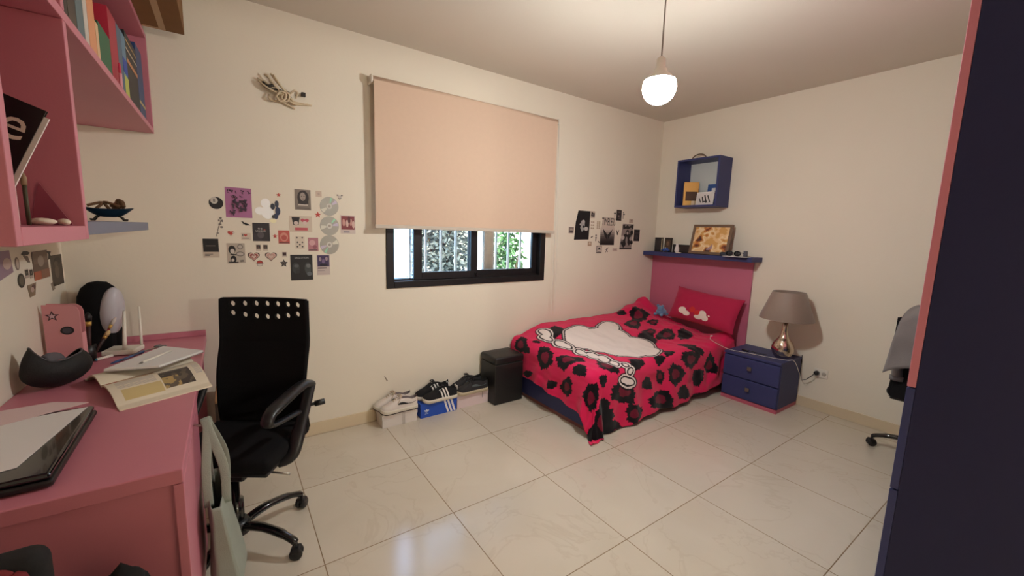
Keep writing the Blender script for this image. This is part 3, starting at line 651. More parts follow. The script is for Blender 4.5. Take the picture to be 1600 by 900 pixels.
shoebox('shoe_box', 'plain pinkish white shoe box beside the black stool', 2.006, 2.298, -.148, -.015, .112, mat('pinkish_card', (214, 196, 196), .75), mat('pinkish_card', (214, 196, 196), .75))

def shoe(name, label, loc, rz, upm, solem, style, lining, lacem, L=.285, group=None, high=1.0, rx=0):
    """toe towards local -x; sole on z = 0"""
    o = thing(name, label, 'sneaker', loc, rz, group); o.rotation_euler = (rx, 0, rz)
    ST = [0, .02, .06, .13, .24, .36, .48, .60, .72, .84, .93, .98, 1.0]
    HW = [.011, .021, .031, .039, .041, .038, .034, .033, .033, .034, .032, .025, .013]
    TOP = [.030, .040, .052, .062, .072, .088, .108, .118, .112, .098, .104, .108, .106]
    TOP = [.03+(t-.03)*high for t in TOP]
    n = 14; sz = .026 if style != 'swoosh_light' else .03
    def side(s_, h):      # point on the near (-y) flank, h in 0..1
        w_ = np.interp(s_, ST, HW); t_ = np.interp(s_, ST, TOP)
        a = h*PI/2; return Vector(((s_-.5)*L, -w_*math.cos(a)**.75, sz-.004+(t_-sz+.004)*math.sin(a)**.9))
    vs = []; fs = []; ms = []
    for i, s_ in enumerate(ST):
        w_, t_ = HW[i], TOP[i]; op = s_ >= .58 and s_ < .99
        for k in range(n+1):
            a = PI*k/n; y = -w_*math.copysign(abs(math.cos(a))**.75, math.cos(a)); z = sz-.004+(t_-sz+.004)*abs(math.sin(a))**.9
            if op:
                q = abs(y)/w_
                if q < .62: z = sz+.012+(t_-sz-.02)*max(0, (q-.35)/.27)**1.0*.9 if q > .35 else sz+.012
            vs.append(((s_-.5)*L, y, z))
    b = MB(); o_i = len(ST)
    fo = []; fi = []
    for i in range(o_i-1):
        for k in range(n):
            f = [i*(n+1)+k, (i+1)*(n+1)+k, (i+1)*(n+1)+k+1, i*(n+1)+k+1]
            (fi if (ST[i] >= .55 and 4 <= k <= n-5) else fo).append(f)
    fo.append([k for k in range(n+1)][::-1]); fo.append([(o_i-1)*(n+1)+k for k in range(n+1)])
    b.add(vs, fo, upm, True); b.add(vs, fi, lining, True); b.build('upper', o)
    s2 = MB(); sv = []; sf = []; nn = 36
    ring = []
    for k in range(nn+1): 
        t = k/nn; s_ = .5-.5*math.cos(PI*t); ring.append((s_, -1))
    ring += [(s_, 1) for s_, _ in ring[::-1]]
    lev = [(0, .96), (.004, 1.03), (sz-.006, 1.06), (sz, 1.02)]
    for z, sc in lev:
        for s_, sg in ring:
            w_ = np.interp(s_, ST, HW)*sc+.002; lift = .014*max(0, (.16-s_)/.16)**2
            sv.append(((s_-.5)*L*1.02, sg*w_, z+lift))
    R_ = len(ring)
    for i in range(len(lev)-1):
        for k in range(R_): k2 = (k+1) % R_; sf.append([i*R_+k, i*R_+k2, (i+1)*R_+k2, (i+1)*R_+k])
    sf.append(list(range(R_))[::-1]); sf.append([(len(lev)-1)*R_+k for k in range(R_)])
    s2.add(sv, sf, solem, True); s2.build('sole', o)
    ou = MB(); ov = [(p[0], p[1], z_) for z_ in (-.0, .0075) for p in [((s_-.5)*L*1.025, sg*(np.interp(s_, ST, HW)*(1.0 if z_ == 0 else 1.075)+.002), 0) for s_, sg in ring]]
    ov = [(x_, y_, z_+.014*max(0, (.16-(x_/(L*1.025)+.5))/.16)**2+.0003) for x_, y_, z_ in ov]
    ou.add(ov, [[k, (k+1) % R_, R_+(k+1) % R_, R_+k] for k in range(R_)]+[list(range(R_))[::-1]], SOLED if style == 'swoosh_light' else solem, True); tag(ou.build('outsole', o), 'dark outsole' if style == 'swoosh_light' else None)
    la = MB()
    for k in range(5):
        s_ = .33+.055*k; t_ = np.interp(s_, ST, TOP)+.001; w_ = np.interp(s_, ST, HW)*.55; x = (s_-.5)*L
        la.tube([(x, -w_, t_-.012), (x+.006, -w_*.5, t_+.001), (x+.002, 0, t_+.003), (x+.006, w_*.5, t_+.001), (x, w_, t_-.012)], .0032, lacem, 6)
    x = (.56-.5)*L; t_ = np.interp(.56, ST, TOP)+.004
    for sg in (-1, 1): la.tube(smooth_path([(x, 0, t_), (x-.008, sg*.014, t_+.002), (x-.022, sg*.026, t_-.010), (x-.012, sg*.016, t_-.008), (x, 0, t_)], 4), .003, lacem, 6)
    la.tube(smooth_path([(x, 0, t_), (x-.015, -.026, t_-.02), (x-.035, -.036, t_-.045)], 4), .0028, lacem, 6)
    la.build('laces', o)
    def decal(poly, m, nm, lab=None):
        for sg in (-1, 1):
            dm = MB(); vs_ = []
            for s_, h in poly:
                p = side(s_, h); vs_.append(Vector((p.x, (p.y-.0026)*-sg, p.z)))
            h_ = len(poly)//2; fs_ = [[k, k+1, len(poly)-2-k, len(poly)-1-k] for k in range(h_-1)]
            dm.add(vs_, fs_, m, True); tag(dm.build(nm, o), lab)
    if style == 'stripes':
        W_ = ink(232, 228, 222)
        for k in range(3):
            s0 = .52+.085*k; up_ = [(s0-.09+.09*t, .62-.60*t) for t in np.linspace(0, 1, 6)]; dn = [(a+.042, h) for a, h in up_[::-1]]
            decal(up_+dn, W_, 'stripe', 'white side stripe')
        hb_ = MB(); hb_.box((.47*L, -.022, .06), (.502*L, .022, .095), W_, .004); tag(hb_.build('heel_tab', o), 'white heel tab')
    else:
        c_ = ink(30, 26, 28) if style == 'swoosh_light' else ink(78, 88, 92)
        # curved tapering tick along the flank
        ts = np.linspace(0, 1, 10)
        lo = [(.44+.5*t, .50-.36*math.sin(PI*min(1, t*1.35+.02)*.5)+.42*t**1.3) for t in ts]
        up_ = [(.44+.5*t, lo[i][1]+(.24*math.sin(PI*min(1, t*1.6+.12))**1.0+.02)*(1-t)**.8+.05) for i, t in enumerate(ts)]
        up_ = [(a, h*.56) for a, h in up_]; lo = [(a, h*.56) for a, h in lo]
        decal(up_+lo[::-1], c_, 'tick_mark', 'dark curved tick')
    return o
WLEA = mat('white_leather', (214, 204, 196), .5, var=.03, scale=30); BSUE = mat('black_suede', (20, 19, 22), .9, bump=.2, bscale=300); GMESH = mat('charcoal_mesh', (40, 38, 40), .85, bump=.4, bscale=400)
SOLEW = mat('off_white_rubber', (214, 206, 190), .6); SOLED = mat('dark_sole', (60, 40, 40), .7); SOLEC = mat('cream_rubber', (186, 172, 146), .6)
LACEC = mat('cream_lace', (190, 172, 148), .9); LACEK = mat('black_lace', (26, 25, 28), .9); LING = mat('grey_lining', (118, 108, 108), .95); LINK = mat('black_lining', (18, 17, 18), .95)
Zb = .1125
shoe('sneaker', 'white sneaker with dark tick nearest on the ribbon tied box', (1.535, -.146, .0985), -.02, WLEA, SOLEW, 'swoosh_light', LING, LACEC, .27)
shoe('sneaker', 'white sneaker with cream laces behind its mate against the wall', (1.515, -.056, .0985), .0, WLEA, SOLEW, 'swoosh_light', LING, LACEC, .27)
shoe('sneaker', 'black sneaker with three white stripes nearest on the blue box', (1.86, -.142, Zb), -.02, BSUE, SOLEW, 'stripes', LINK, LACEK, .28)
shoe('sneaker', 'black striped sneaker behind its mate on the blue box', (1.83, -.053, Zb), .0, BSUE, SOLEW, 'stripes', LINK, LACEK, .28, None, 1.12)
shoe('sneaker', 'charcoal sneaker with grey tick and dangling lace on the plain box', (2.145, -.138, Zb), -.01, GMESH, SOLEC, 'swoosh_dark', LINK, LACEK, .28)
shoe('sneaker', 'charcoal sneaker hidden behind its mate on the plain box', (2.135, -.050, Zb), .0, GMESH, SOLEC, 'swoosh_dark', LINK, LACEK, .28, None, 1.1)
d = MB(); d.tube(smooth_path([(2.225, -.158, .185), (2.228, -.168, .15), (2.23, -.168, .11), (2.232, -.164, .06)], 5), .0022, LACEK, 6)
tag(d.build('loose_lace', origin=(2.23, -.165, .06)), 'loose black lace hanging over the plain shoe box', 'shoelace')

# ================================================================== PENDANT BULB
BP = Vector((2.32, -1.6, 2.124))
def pendant():
    o = thing('pendant_bulb', 'lit white globe bulb hanging on a thin cord', 'pendant lamp', tuple(BP))
    MB().tube([(0, 0, .13), (0, 0, .4), (0, 0, H-BP.z-.02)], .0035, mat('cord_grey', (150, 138, 128), .6), 8).build('cord', o)
    MB().lathe([(.0, -.025), (.04, -.022), (.045, -.001), (0, -.001)], WHITEP, 24, M=Matrix.Translation((0, 0, H-BP.z))).build('ceiling_rose', o)
    b = MB(); b.lathe([(.026, .068), (.030, .081), (.022, .092), (.02, .13), (.008, .14), (0, .141)], WHITEP, 24); b.build('lamp_holder', o)
    em = bpy.data.materials.new('lit_bulb'); em.use_nodes = True; nt = em.node_tree; nt.nodes.remove(nt.nodes['Principled BSDF'])
    e = nt.nodes.new('ShaderNodeEmission'); e.inputs[0].default_value = (.955, .985, .955, 1); e.inputs[1].default_value = BULB; nt.links.new(e.outputs[0], nt.nodes['Material Output'].inputs[0])
    R_ = .078; n_ = 14; a0 = 1.16
    prof = [(R_*math.sin(a0+(PI-a0)*k/n_), R_*math.cos(a0+(PI-a0)*k/n_)) for k in range(n_+1)]
    g = MB(); g.lathe(prof, em, 36, caps=False); g.build('globe', o)
    MB().lathe([(R_*math.sin(a0), R_*math.cos(a0)), (R_*math.sin(a0)*.82, R_*math.cos(a0)+.016), (.034, .066), (.030, .080)], WHITEP, 36, caps=False).build('bulb_collar', o)
BULB = 312.0
pendant()

# ================================================================== DESK (left wall)
def desk_unit():
    x1 = .442; y0, y1 = -1.605, -.002; t = .04
    o = thing('desk', 'pink lacquered desk along the left wall', 'desk', (XL, y0, 0)); I = Matrix.Translation((-XL, -y0, 0))
    MB().box((XL+.002, y0, DT-t), (x1, y1, DT), PINK, .003, M=I).build('desk_top', o)
    MB().box((x1-.022, y0, .165), (x1, -1.005, DT-t-.001), PINK, .002, M=I).build('side_panel', o)
    MB().box((XL+.014, y0+.018, .165), (x1-.0225, y0+.04, DT-t-.001), PINK, .001, M=I).build('recessed_panel', o)
    MB().box((XL+.014, y0, .14), (x1, -1.005, .164), PINK, .001, M=I).build('base_panel', o)
    MB().box((XL+.014, -1.085, .165), (x1-.0225, -1.06, DT-t-.001), PINK, .001, M=I).build('side_panel', o)
    MB().box((XL+.014, y1-.03, 0), (x1-.02, y1-.011, DT-t-.001), PINK, .001, M=I).build('end_panel', o)
    MB().box((XL+.014, y1-.02, DT+.0005), (x1, y1-.001, DT+.03), PINK, .002, M=I).build('back_upstand', o)
    for xx in (XL+.06, x1-.06):
        MB().box((xx-.02, -1.5, 0), (xx+.02, -1.46, .1395), PINK, .002, M=I).build('foot', o)
desk_unit()
# items under / in the niche in front of the recessed panel
def backpack():
    o = thing('backpack', 'dark red and black backpack on the floor below the desk end', 'bag', (.145, -1.75, 0))
    MB().box((-.16, -.078, 0), (.10, -.005, .77), mat('backpack_black', (16, 14, 15), .85, bump=.2), .03, 5).build('body', o)
    pts = [(-.02, -.082, .50), (-.012, -.082, .70), (.008, -.082, .742), (.035, -.082, .758), (.058, -.082, .746), (.078, -.082, .695), (.082, -.082, .3)]
    tag(MB().tube(smooth_path(pts, 5), .011, REDP, 8).build('piping', o), 'dark red piping')
backpack()
def shoebag(x, label, h):
    b = MB(); b.grid(lambda u, v: (lambda r, a, z: (r*math.cos(a)*1.1, r*math.sin(a)*.8, z))((.075+.012*math.sin(6*PI*u)*(v))*math.sqrt(max(0, 1-min(1,v*1.0)**3)), 2*PI*u, h*v), 30, 12, mat('black_cloth', (14, 13, 14), .95, bump=.3), True)
    b.ball((.0, .0, h*.92), (.04, .03, .03), mat('black_cloth', (14, 13, 14), .95), 14)
    tag(b.build('drawstring_bag', loc=(x, -1.72, 0)), label, 'bag')
shoebag(.33, 'tall black cloth bag on the floor below the desk end', .635)
def tote():
    o = thing('tote_bag', 'grey green canvas tote bag hanging on the desk side', 'bag', (.4497, -1.225, .15))
    y0, y1, zb, zt = -.135, .135, 0, .34
    def wall(sg):
        def f(u, v):
            y = y0+(y1-y0)*u; z = zb+(zt-zb)*v
            th = .058*(math.sin(PI*min(1, .12+u*.76))**.6)*(1-v*.62)*(1 if v > .06 else .55+.45*v/.06)
            wv = .006*N3(u*4, v*3, 2+sg)
            return (.060-.022*v+sg*th+wv+.006, y+.01*math.sin(v*5), z)
        return f
    b = MB(); b.grid(wall(1), 26, 24, TOTE); b.grid(lambda u, v: wall(-1)(1-u, v), 26, 24, TOTE)
    for e in (0, 1):
        b.grid(lambda u, v, e=e: tuple(Vector(wall(-1)(e, v)).lerp(Vector(wall(1)(e, v)), u if e == 0 else 1-u)), 6, 24, TOTE)
    b.grid(lambda u, v: tuple(Vector(wall(-1)(v, 0)).lerp(Vector(wall(1)(v, 0)), 1-u)), 6, 26, TOTE)
    ob = b.build('bag_body', o); sd = ob.modifiers.new('thick', 'SOLIDIFY'); sd.thickness = .002
    hk = (.026, -.02, .60)
    for sg in (-1, 1):
        k = MB(); x0 = .042+sg*.024+.006
        pts = smooth_path([(x0, -.085, .315), (x0-.002, -.07, .44), (.032, -.03, .575), (.026, -.01, .60), (.032, .01, .575), (x0-.002, .05, .44), (x0, .075, .315)], 6)
        k.tube(pts, [.0135]*len(pts), TOTE, 12, flat=.14, up0=(0, 1, 0)); k.build('handle', o)
    h = MB(); h.tube([(-.0055, -.012, .585), (.012, -.012, .578), (.032, -.012, .583), (.036, -.012, .6)], .004, CHROME, 8); h.build('hook', o)
tote()

def crate():
    a = at('y', -.30, 300, 634); b_ = at('y', -.30, 352, 634); h = a.z
    o = thing('wooden_crate', 'small dark brown wooden crate between the desk end and the office chair', 'crate', ((.47+b_.x)/2, -.17, 0)); w2 = (b_.x-.47)/2
    dk = mat('crate_brown', (70, 52, 40), .7, var=.2, scale=12)
    for lo, hi in (((-w2, -.13, 0), (-w2+.012, .13, h-.013)), ((w2-.012, -.13, 0), (w2, .13, h-.013)), ((-w2+.0125, -.13, 0), (w2-.0125, -.118, h-.013)), ((-w2+.0125, .118, 0), (w2-.0125, .13, h-.013))): MB().box(lo, hi, dk, .001).build('side_panel', o)
    tag(MB().box((-w2, -.13, h-.0125), (w2, .13, h), WOODL, .002).build('top_board', o), 'light wooden top')
crate()
# ---- things on the desk
def quad_slab(name, label, cat, pts, z0, z1, m, group=None, parent=None):
    c_ = sum((Vector((p[0], p[1], 0)) for p in pts), Vector())/len(pts); b = MB(); b.prism([(p[0]-c_.x, p[1]-c_.y) for p in pts], 0, z1-z0, m)
    return tag(b.build(name, parent, loc=(c_.x, c_.y, z0)), label, cat, group)
def laptop():
    o = thing('laptop', 'closed glossy black laptop at the near end of the pink desk', 'laptop', (.053, -1.318, DT+.0005)); o.rotation_euler = (0, 0, .02)
    MB().box((-.135, -.232, .004), (.138, .235, .021), BLACKP, .006, 3).build('base', o)
    MB().box((-.132, -.229, .0215), (.134, .231, .038), BLACKG, .008, 4).build('lid', o)
    for dx in (-.1, .1):
        for dy in (-.2, .2): MB().lathe([(0, 0), (.008, 0), (.008, .004), (0, .004)], BLACKP, 12, M=Matrix.Translation((dx, dy, 0))).build('foot', o)
laptop()
ZL = DT+.0392
quad_slab('paper_sheet', 'white paper sheet lying nearest on the black laptop lid', 'paper', [(-.06, -1.52), (.120, -1.475), (.170, -1.10), (-.02, -1.13)], ZL, ZL+.0012, PAPER)
quad_slab('paper_sheet', 'pinkish paper sheet overlapping the far end of the laptop', 'paper', [(-.08, -1.19), (.05, -1.125), (.165, -1.06), (.07, -1.0), (-.08, -1.02)], ZL+.0016, ZL+.0028, mat('pinkish_paper', (216, 190, 190), .8))
def magazine():
    A, B_, C_, D_, E_ = [Vector((desk(*m).x, desk(*m).y, 0)) for m in ((145, 612), (177, 645), (333, 604), (302, 571), (116, 596))]
    F_ = D_+(E_-A)
    o = thing('magazine', 'open magazine with photos lying on the pink desk edge', 'magazine', (A.x, A.y, DT+.0005)); off = A
    def page(P0, P1, Q0, Q1, arch):
        def f(u, v):      # u across from spine to outer edge, v along the spine
            a = P0.lerp(P1, v); b_ = Q0.lerp(Q1, v); p = a.lerp(b_, u)-off
            z = .004+arch*math.sin(PI*min(1, u*1.15+.0))**.8*(1-.25*v)+.010*(1-u)**3*0+.014*(1-u)
            return Vector((p.x, p.y, z))
        return f
    R_ = page(A, D_, B_, C_, .026); L_ = page(A, D_, E_, F_, .03)
    def picR(u, v):
        if .10 < u < .20 and v < .5: return ink(196, 158, 122) if v > .12 else ink(176, 84, 48)
        if .52 < v < .86 and .28 < u < .78: return ink(96, 84, 72) if N3(u*9, v*11, 2) > .05 else ink(176, 150, 96) if u > .5 and v < .7 else ink(60, 52, 48)
        if .1 < v < .5 and .56 < u < .82: return ink(206, 184, 130)
        if .08 < v < .47 and .22 < u < .52: return ink(188, 178, 172) if int(u*70) % 2 else CREAM
        if .9 < v < .98 and .2 < u < .6: return ink(188, 178, 172) if int(u*70) % 2 else CREAM
        return CREAM
    def picL(u, v):
        if .3 < u < .8 and .3 < v < .6: return ink(120, 92, 52)
        return ink(196, 180, 156) if .2 < u < .85 and v > .62 and int(u*60) % 2 else CREAM
    for nm, P_, pk in (('right_page', R_, picR), ('left_page', L_, picL)):
        b = MB(); b.grid(lambda u, v: P_(u, v), 64, 64, CREAM, True, pick=pk)
        if nm == 'left_page': b.f = [f[::-1] for f in b.f]
        nb = MB()
        b.grid(lambda u, v: (lambda q: (q.x, q.y, max(.0, q.z-.007)))(P_(u, v)), 24, 24, CREAM, True)
        for e in (0, 1):
            b.grid(lambda u, v, e=e: (lambda q: (q.x, q.y, q.z-v*min(.007, q.z)))(P_(u, e)), 24, 1, CREAM, False)
        b.grid(lambda u, v: (lambda q: (q.x, q.y, q.z-v*min(.007, q.z)))(P_(1, u)), 24, 1, CREAM, False)
        b.build('page_block', o)
magazine()
N4 = [desk(*m, DT+.058) for m in ((148, 580), (243, 573), (318, 548), (250, 542))]
def notebook():
    c_ = sum(N4, Vector())/4; o = thing('notebook', 'white notebook pad under the white pen on the desk', 'notebook', (c_.x, c_.y, DT+.050))
    b = MB(); b.prism([(p.x-c_.x, p.y-c_.y) for p in N4], 0, .003, mat('grey_card', (150, 142, 140), .8)); b.build('cover', o)
    b = MB(); b.prism([((p.x-c_.x)*.99, (p.y-c_.y)*.99) for p in N4], .0031, .011, PAPER); b.build('pages', o)
    b = MB(); b.box((-.035, -.02, 0), (.035, .02, .030), mat('grey_card', (150, 142, 140), .8), M=Matrix.Translation((.06, .1, -.0355))); 
    return c_
notebook()
b = MB(); b.box((-.04, -.02, 0), (.04, .02, .049), mat('grey_card', (150, 142, 140), .8), .002)
tag(b.build('index_card_box', M=mx((sum(p.x for p in N4)/4, sum(p.y for p in N4)/4+.06, DT+.0005), .6)), 'low grey card box under the white notebook', 'box')
def pen(name, label, p0, p1, r, m, tipm, cat='pen'):
    p0, p1 = Vector(p0), Vector(p1); o = thing(name, label, cat, tuple(p0)); d = p1-p0
    MB().tube([d*.1, d], r, m, 10).build('barrel', o); MB().tube([d*0, d*.04, d*.099], [r*.25, r*.6, r*.95], tipm, 10).build('tip', o)
    return o
q0, q1 = desk(209, 571, DT+.062), desk(263, 550, DT+.062)
pen('pen', 'white pen lying on the white notebook', (q0.x, q0.y, DT+.0665), (q1.x, q1.y, DT+.0665), .0045, WHITEP, ink(90, 84, 84))
q0, q1 = desk(152, 570)+Vector((.02, -.03, 0)), desk(208, 551)+Vector((.02, -.03, 0))
pen('pen', 'blue pen lying on the pink desk beside the scissors', (q0.x, q0.y, DT+.0055), (q1.x, q1.y, DT+.0055), .0048, mat('pen_blue', (62, 96, 150), .4), ink(40, 60, 110))
pen('pen', 'grey blue pen lying parallel behind the blue pen', (q0.x+.03, q0.y+.035, DT+.005), (q1.x+.0, q1.y+.028, DT+.005), .0042, mat('pen_grey_blue', (84, 100, 130), .4), ink(40, 40, 50))
def scissors():
    q0, q1 = desk(210, 550)+Vector((.02, -.01, 0)), desk(246, 540)+Vector((.02, -.01, 0)); o = thing('scissors', 'small metal scissors lying on the pink desk', 'scissors', (q0.x, q0.y, DT+.0005)); d = (q1-q0); d.z = 0; L_ = d.length; o.rotation_euler = (0, 0, math.atan2(d.y, d.x))
    for sg in (-1, 1):
        MB().prism([(-.04, .002*sg), (L_*.55, .009*sg), (L_*.55, .001*sg), (-.0, -.004*sg)], .001+.0012*(sg > 0), .0021+.0012*(sg > 0), CHROME).build('blade', o)
        MB().tube([(L_*.72+.016*math.cos(2*PI*k/14), sg*.013+.011*math.sin(2*PI*k/14), .004) for k in range(15)], .003, mat('grip_grey', (120, 116, 116), .5), 6).build('handle', o)
scissors()
def router():
    o = thing('wifi_router', 'white two antenna router on the far end of the desk', 'router', (.126, -.245, DT+.0005)); o.rotation_euler = (0, 0, -.25)
    MB().box((-.062, -.055, .003), (.062, .055, .026), WHITEP, .005, 3).build('body', o)
    for x in (-.045, .045): MB().box((x-.01, -.04, 0), (x+.01, .04, .0028), BLACKP).build('foot', o)
    MB().tube([(.02, -.035, .024), (.022, -.035, .06), (.032, -.034, .215)], [.009, .008, .0055], WHITEP, 12).build('antenna', o)
    MB().tube([(.054, .045, .024), (.054, .046, .06), (.056, .048, .22)], [.006, .0058, .004], WHITEP, 12).build('antenna', o)
router()
def hood():
    o = thing('hooded_mask', 'black hooded mask with plain pale front in the desk corner', 'mask', (.035, -.115, DT+.0005))
    C_ = BLACKF; b = MB()
    # draped hood: an egg shape flowing into a flared cape
    prof = [(.0, .345), (.035, .338), (.062, .312), (.078, .27), (.083, .22), (.078, .165), (.072, .12), (.074, .07), (.072, .03), (.072, .004), (.07, 0)]
    vs = []
    n = 36
    for r, z in prof:
        for k in range(n): a = 2*PI*k/n; rr = r*(1+(.10*math.sin(6*a+1)*max(0, 1-z/.12))); vs.append((rr*math.cos(a)*.98, rr*math.sin(a)*.9, z))
    fs = [[i*n+(k+1) % n, i*n+k, (i+1)*n+k, (i+1)*n+(k+1) % n] for i in range(len(prof)-1) for k in range(n)]
    b.add(vs, fs, C_, True); b.build('hood', o)
    R3 = Matrix.Rotation(-.55, 3, 'Z') @ Matrix.Rotation(.12, 3, 'Y')
    f = MB(); f.ball((.050, -.038, .195), (.042, .054, .122), mat('mask_grey_white', (186, 182, 190), .35), 28, Rm=R3); tag(f.build('face_panel', o), 'plain pale oval front')
hood()
def organiser():
    o = thing('magazine_file', 'pink magazine file with star sticker against the left wall', 'magazine file', (-.03, -.405, DT+.0005)); o.rotation_euler = (0, 0, -.16)
    m = mat('pink_card', (218, 152, 158), .6, var=.04); w2, h_, d_ = .058, .275, .036; t = .003
    fp = [(-w2, 0), (w2, 0), (w2, h_-.03), (w2-.006, h_-.012), (w2-.022, h_), (-w2, h_+.004)]
    M = Matrix.Rotation(PI/2, 4, 'X')
    f = MB(); f.prism(fp, 0, t, m, M=M); f.build('front_panel', o)
    MB().prism(fp, -d_, -d_+t, m, M=M).build('back_panel', o)
    MB().box((-w2, 0.0005, 0), (w2, d_-t-.0005, .003), m).build('bottom_panel', o)
    for x in (-w2, w2-t): MB().box((x, .0005, .0035), (x+t, d_-t-.0005, h_*.55), m).build('side_panel', o)
    s_ = MB(); s_.prism(star_poly(-.028, h_-.045, .024, .42), .0035, .0042, ink(70, 40, 50), M=M); s_.prism(star_poly(-.028, h_-.045, .013, .42), .0043, .0048, ink(214, 180, 190), M=M); tag(s_.build('star_sticker', o), 'outlined star sticker')
    s_ = MB(); s_.prism(ell_poly(.014, h_-.11, .022, .018), .0035, .0042, ink(26, 22, 28), M=M); s_.prism(ell_poly(.014, h_-.11, .015, .012), .0043, .0048, ink(70, 66, 78), M=M); tag(s_.build('oval_sticker', o), 'dark oval sticker')
organiser()
def cup():
    o = thing('pen_cup', 'dark cup holding makeup brushes beside the pink file', 'cup', (.020, -.322, DT+.0005))
    MB().lathe([(0, 0), (.026, 0), (.03, .075), (.027, .075), (.024, .005), (0, .005)], BLACKP, 24).build('cup_body', o)
cup()
cx_, cy_ = .020, -.322
for k, (dx, dy, L_, r, col, tipc, lb) in enumerate((( .012, .0, .215, .011, (60, 22, 24), (20, 16, 18), 'thick dark brown brush standing tallest in the cup'),
        (.085, .05, .175, .0065, (150, 34, 44), (206, 196, 190), 'red and white pen leaning right out of the cup'),
        (.07, .0, .125, .008, (46, 26, 24), (200, 170, 120), 'short brown brush leaning towards the room from the cup'),
        (-.012, .035, .185, .008, (30, 26, 28), (190, 180, 170), 'slim black brush at the back of the cup'))):
    v = Vector((dx, dy, L_)); p0 = Vector((cx_, cy_, DT+.008))+Vector((dx*.1, dy*.1, 0))
    oo = thing('makeup_brush', lb, 'brush', tuple(p0), group='brushes in the dark cup')
    MB().tube([v*0, v*.72], r*.8, ink(*col), 8).build('brush_handle', oo); MB().tube([v*.72, v*.82], [r, r*1.05], GOLD, 10).build('ferrule', oo); MB().tube([v*.82, v*.92, v], [r*1.1, r*1.25, r*.5], ink(*tipc), 10).build('bristles', oo)
pen('marker', 'teal and white marker lying in front of the pink file', (.045, -.355, DT+.0075), (.095, -.30, DT+.0075), .0068, WHITEP, ink(46, 116, 136), 'marker')
def pouch():
    o = thing('pencil_case', 'open black pencil case lying against the left wall', 'pencil case', (.005, -.655, DT+.0005)); o.rotation_euler = (0, 0, .95)
    # boat shaped bag with an open slit on top
    A_, B_, C_ = .112, .070, .115
    def f(u, v):
        a = 2*PI*u; t = v; r = math.sin(PI*(.02+.80*t))**.55
        z = C_*(t**1.1)*(1+(.2*math.cos(a+2.6)+.26*math.cos(2*a+.6)+.08*math.sin(3*a))*t*t)
        w_ = 1+.05*N3(math.cos(a)*2, math.sin(a)*2, t*3)
        return (A_*math.cos(a)*r*w_, B_*math.sin(a)*r*w_, z)
    def fi(u, v):
        q = Vector(f(u, .99-.75*v)); return (q.x*.93, q.y*.9, q.z+.001)
    m = mat('pencil_case_black', (18, 17, 20), .7, bump=.25, bscale=180); b = MB(); b.grid(f, 40, 16, m); b.grid(lambda u, v: fi(1-u, v)[:], 40, 12, m)
    b.grid(lambda u, v: tuple(Vector(f(u, 1)).lerp(Vector(fi(u, 0)), v)), 40, 1, m)
    b.build('case_body', o)
    z = MB(); z.tube([f(k/40, 1) for k in range(41)], .0028, mat('zip_grey', (70, 66, 72), .4), 6); tag(z.build('zip', o), 'grey zip')
    c2 = MB(); c2.grid(lambda u, v: (-.05+.055*v, -.03+.06*u, .10+.025*math.sin(PI*u)+.03*v*(1-v)), 10, 8, mat('grey_lining_cloth', (96, 92, 98), .9)); 
    sd = c2.build('inner_flap', o); sd.modifiers.new('t', 'SOLIDIFY').thickness = .002
pouch()
for k, (a, b_, col, lb) in enumerate((((-.02, .0, .02), (.03, .03, .11), (170, 60, 80), 'red pencil standing in the open black pencil case'), ((.02, -.02, .02), (-.02, -.02, .105), (150, 130, 170), 'lilac pencil standing in the open black pencil case'))):
    R_ = Matrix.Translation((.005, -.655, DT)) @ Matrix.Rotation(.95, 4, 'Z'); pen('pencil', lb, R_ @ Vector(b_), R_ @ Vector(a), .0045, ink(*col), ink(220, 180, 170), 'pencil')
# ================================================================== WALL SHELVING UNIT (left wall, upper)
UX = .288; UZ0, UZ1 = 1.868, 2.325; LY0, LY1 = -1.90, -1.465; LZ = 1.366; T_ = .024
def unit():
    o = thing('wall_bookcase', 'pink open wall bookcase above the desk', 'bookcase', (XL, -1.0, LZ)); I = Matrix.Translation((-XL, 1.0, -LZ)); x0 = XL+.002
    def p(nm, lo, hi): MB().box(lo, hi, PINK, .0015, M=I).build(nm, o)
    p('shelf_board', (x0, -2.75, UZ0), (UX, -.012, UZ0+T_))
    p('top_board', (x0, -2.75, UZ1), (UX, -.012, UZ1+T_))
    p('end_panel', (x0, -.012-T_, UZ0+T_+.0005), (UX, -.012, UZ1-.0005))
    p('divider', (x0, LY1-T_, UZ0+T_+.0005), (UX, LY1, UZ1-.0005))
    p('divider', (x0, -2.75, UZ0+T_+.0005), (UX, -2.75+T_, UZ1-.0005))
    p('side_panel', (x0, LY1-T_, LZ), (UX, LY1, UZ0-.0005)); p('side_panel', (x0, LY0, LZ), (UX, LY0+T_, UZ0-.0005))
    p('bottom_board', (x0, LY0+T_+.0005, LZ), (UX, LY1-T_-.0005, LZ+T_+.008))
    p('back_panel', (x0, -2.75+T_+.0005, UZ0+T_+.0005), (x0+.008, LY1-T_-.0005, UZ1-.0005)); p('back_panel', (x0, LY1+.0005, UZ0+T_+.0005), (x0+.008, -.037, UZ1-.0005)); p('back_panel', (x0, LY0+T_+.0005, LZ+T_+.009), (x0+.008, LY1-T_-.0005, UZ0-.0005))
unit()
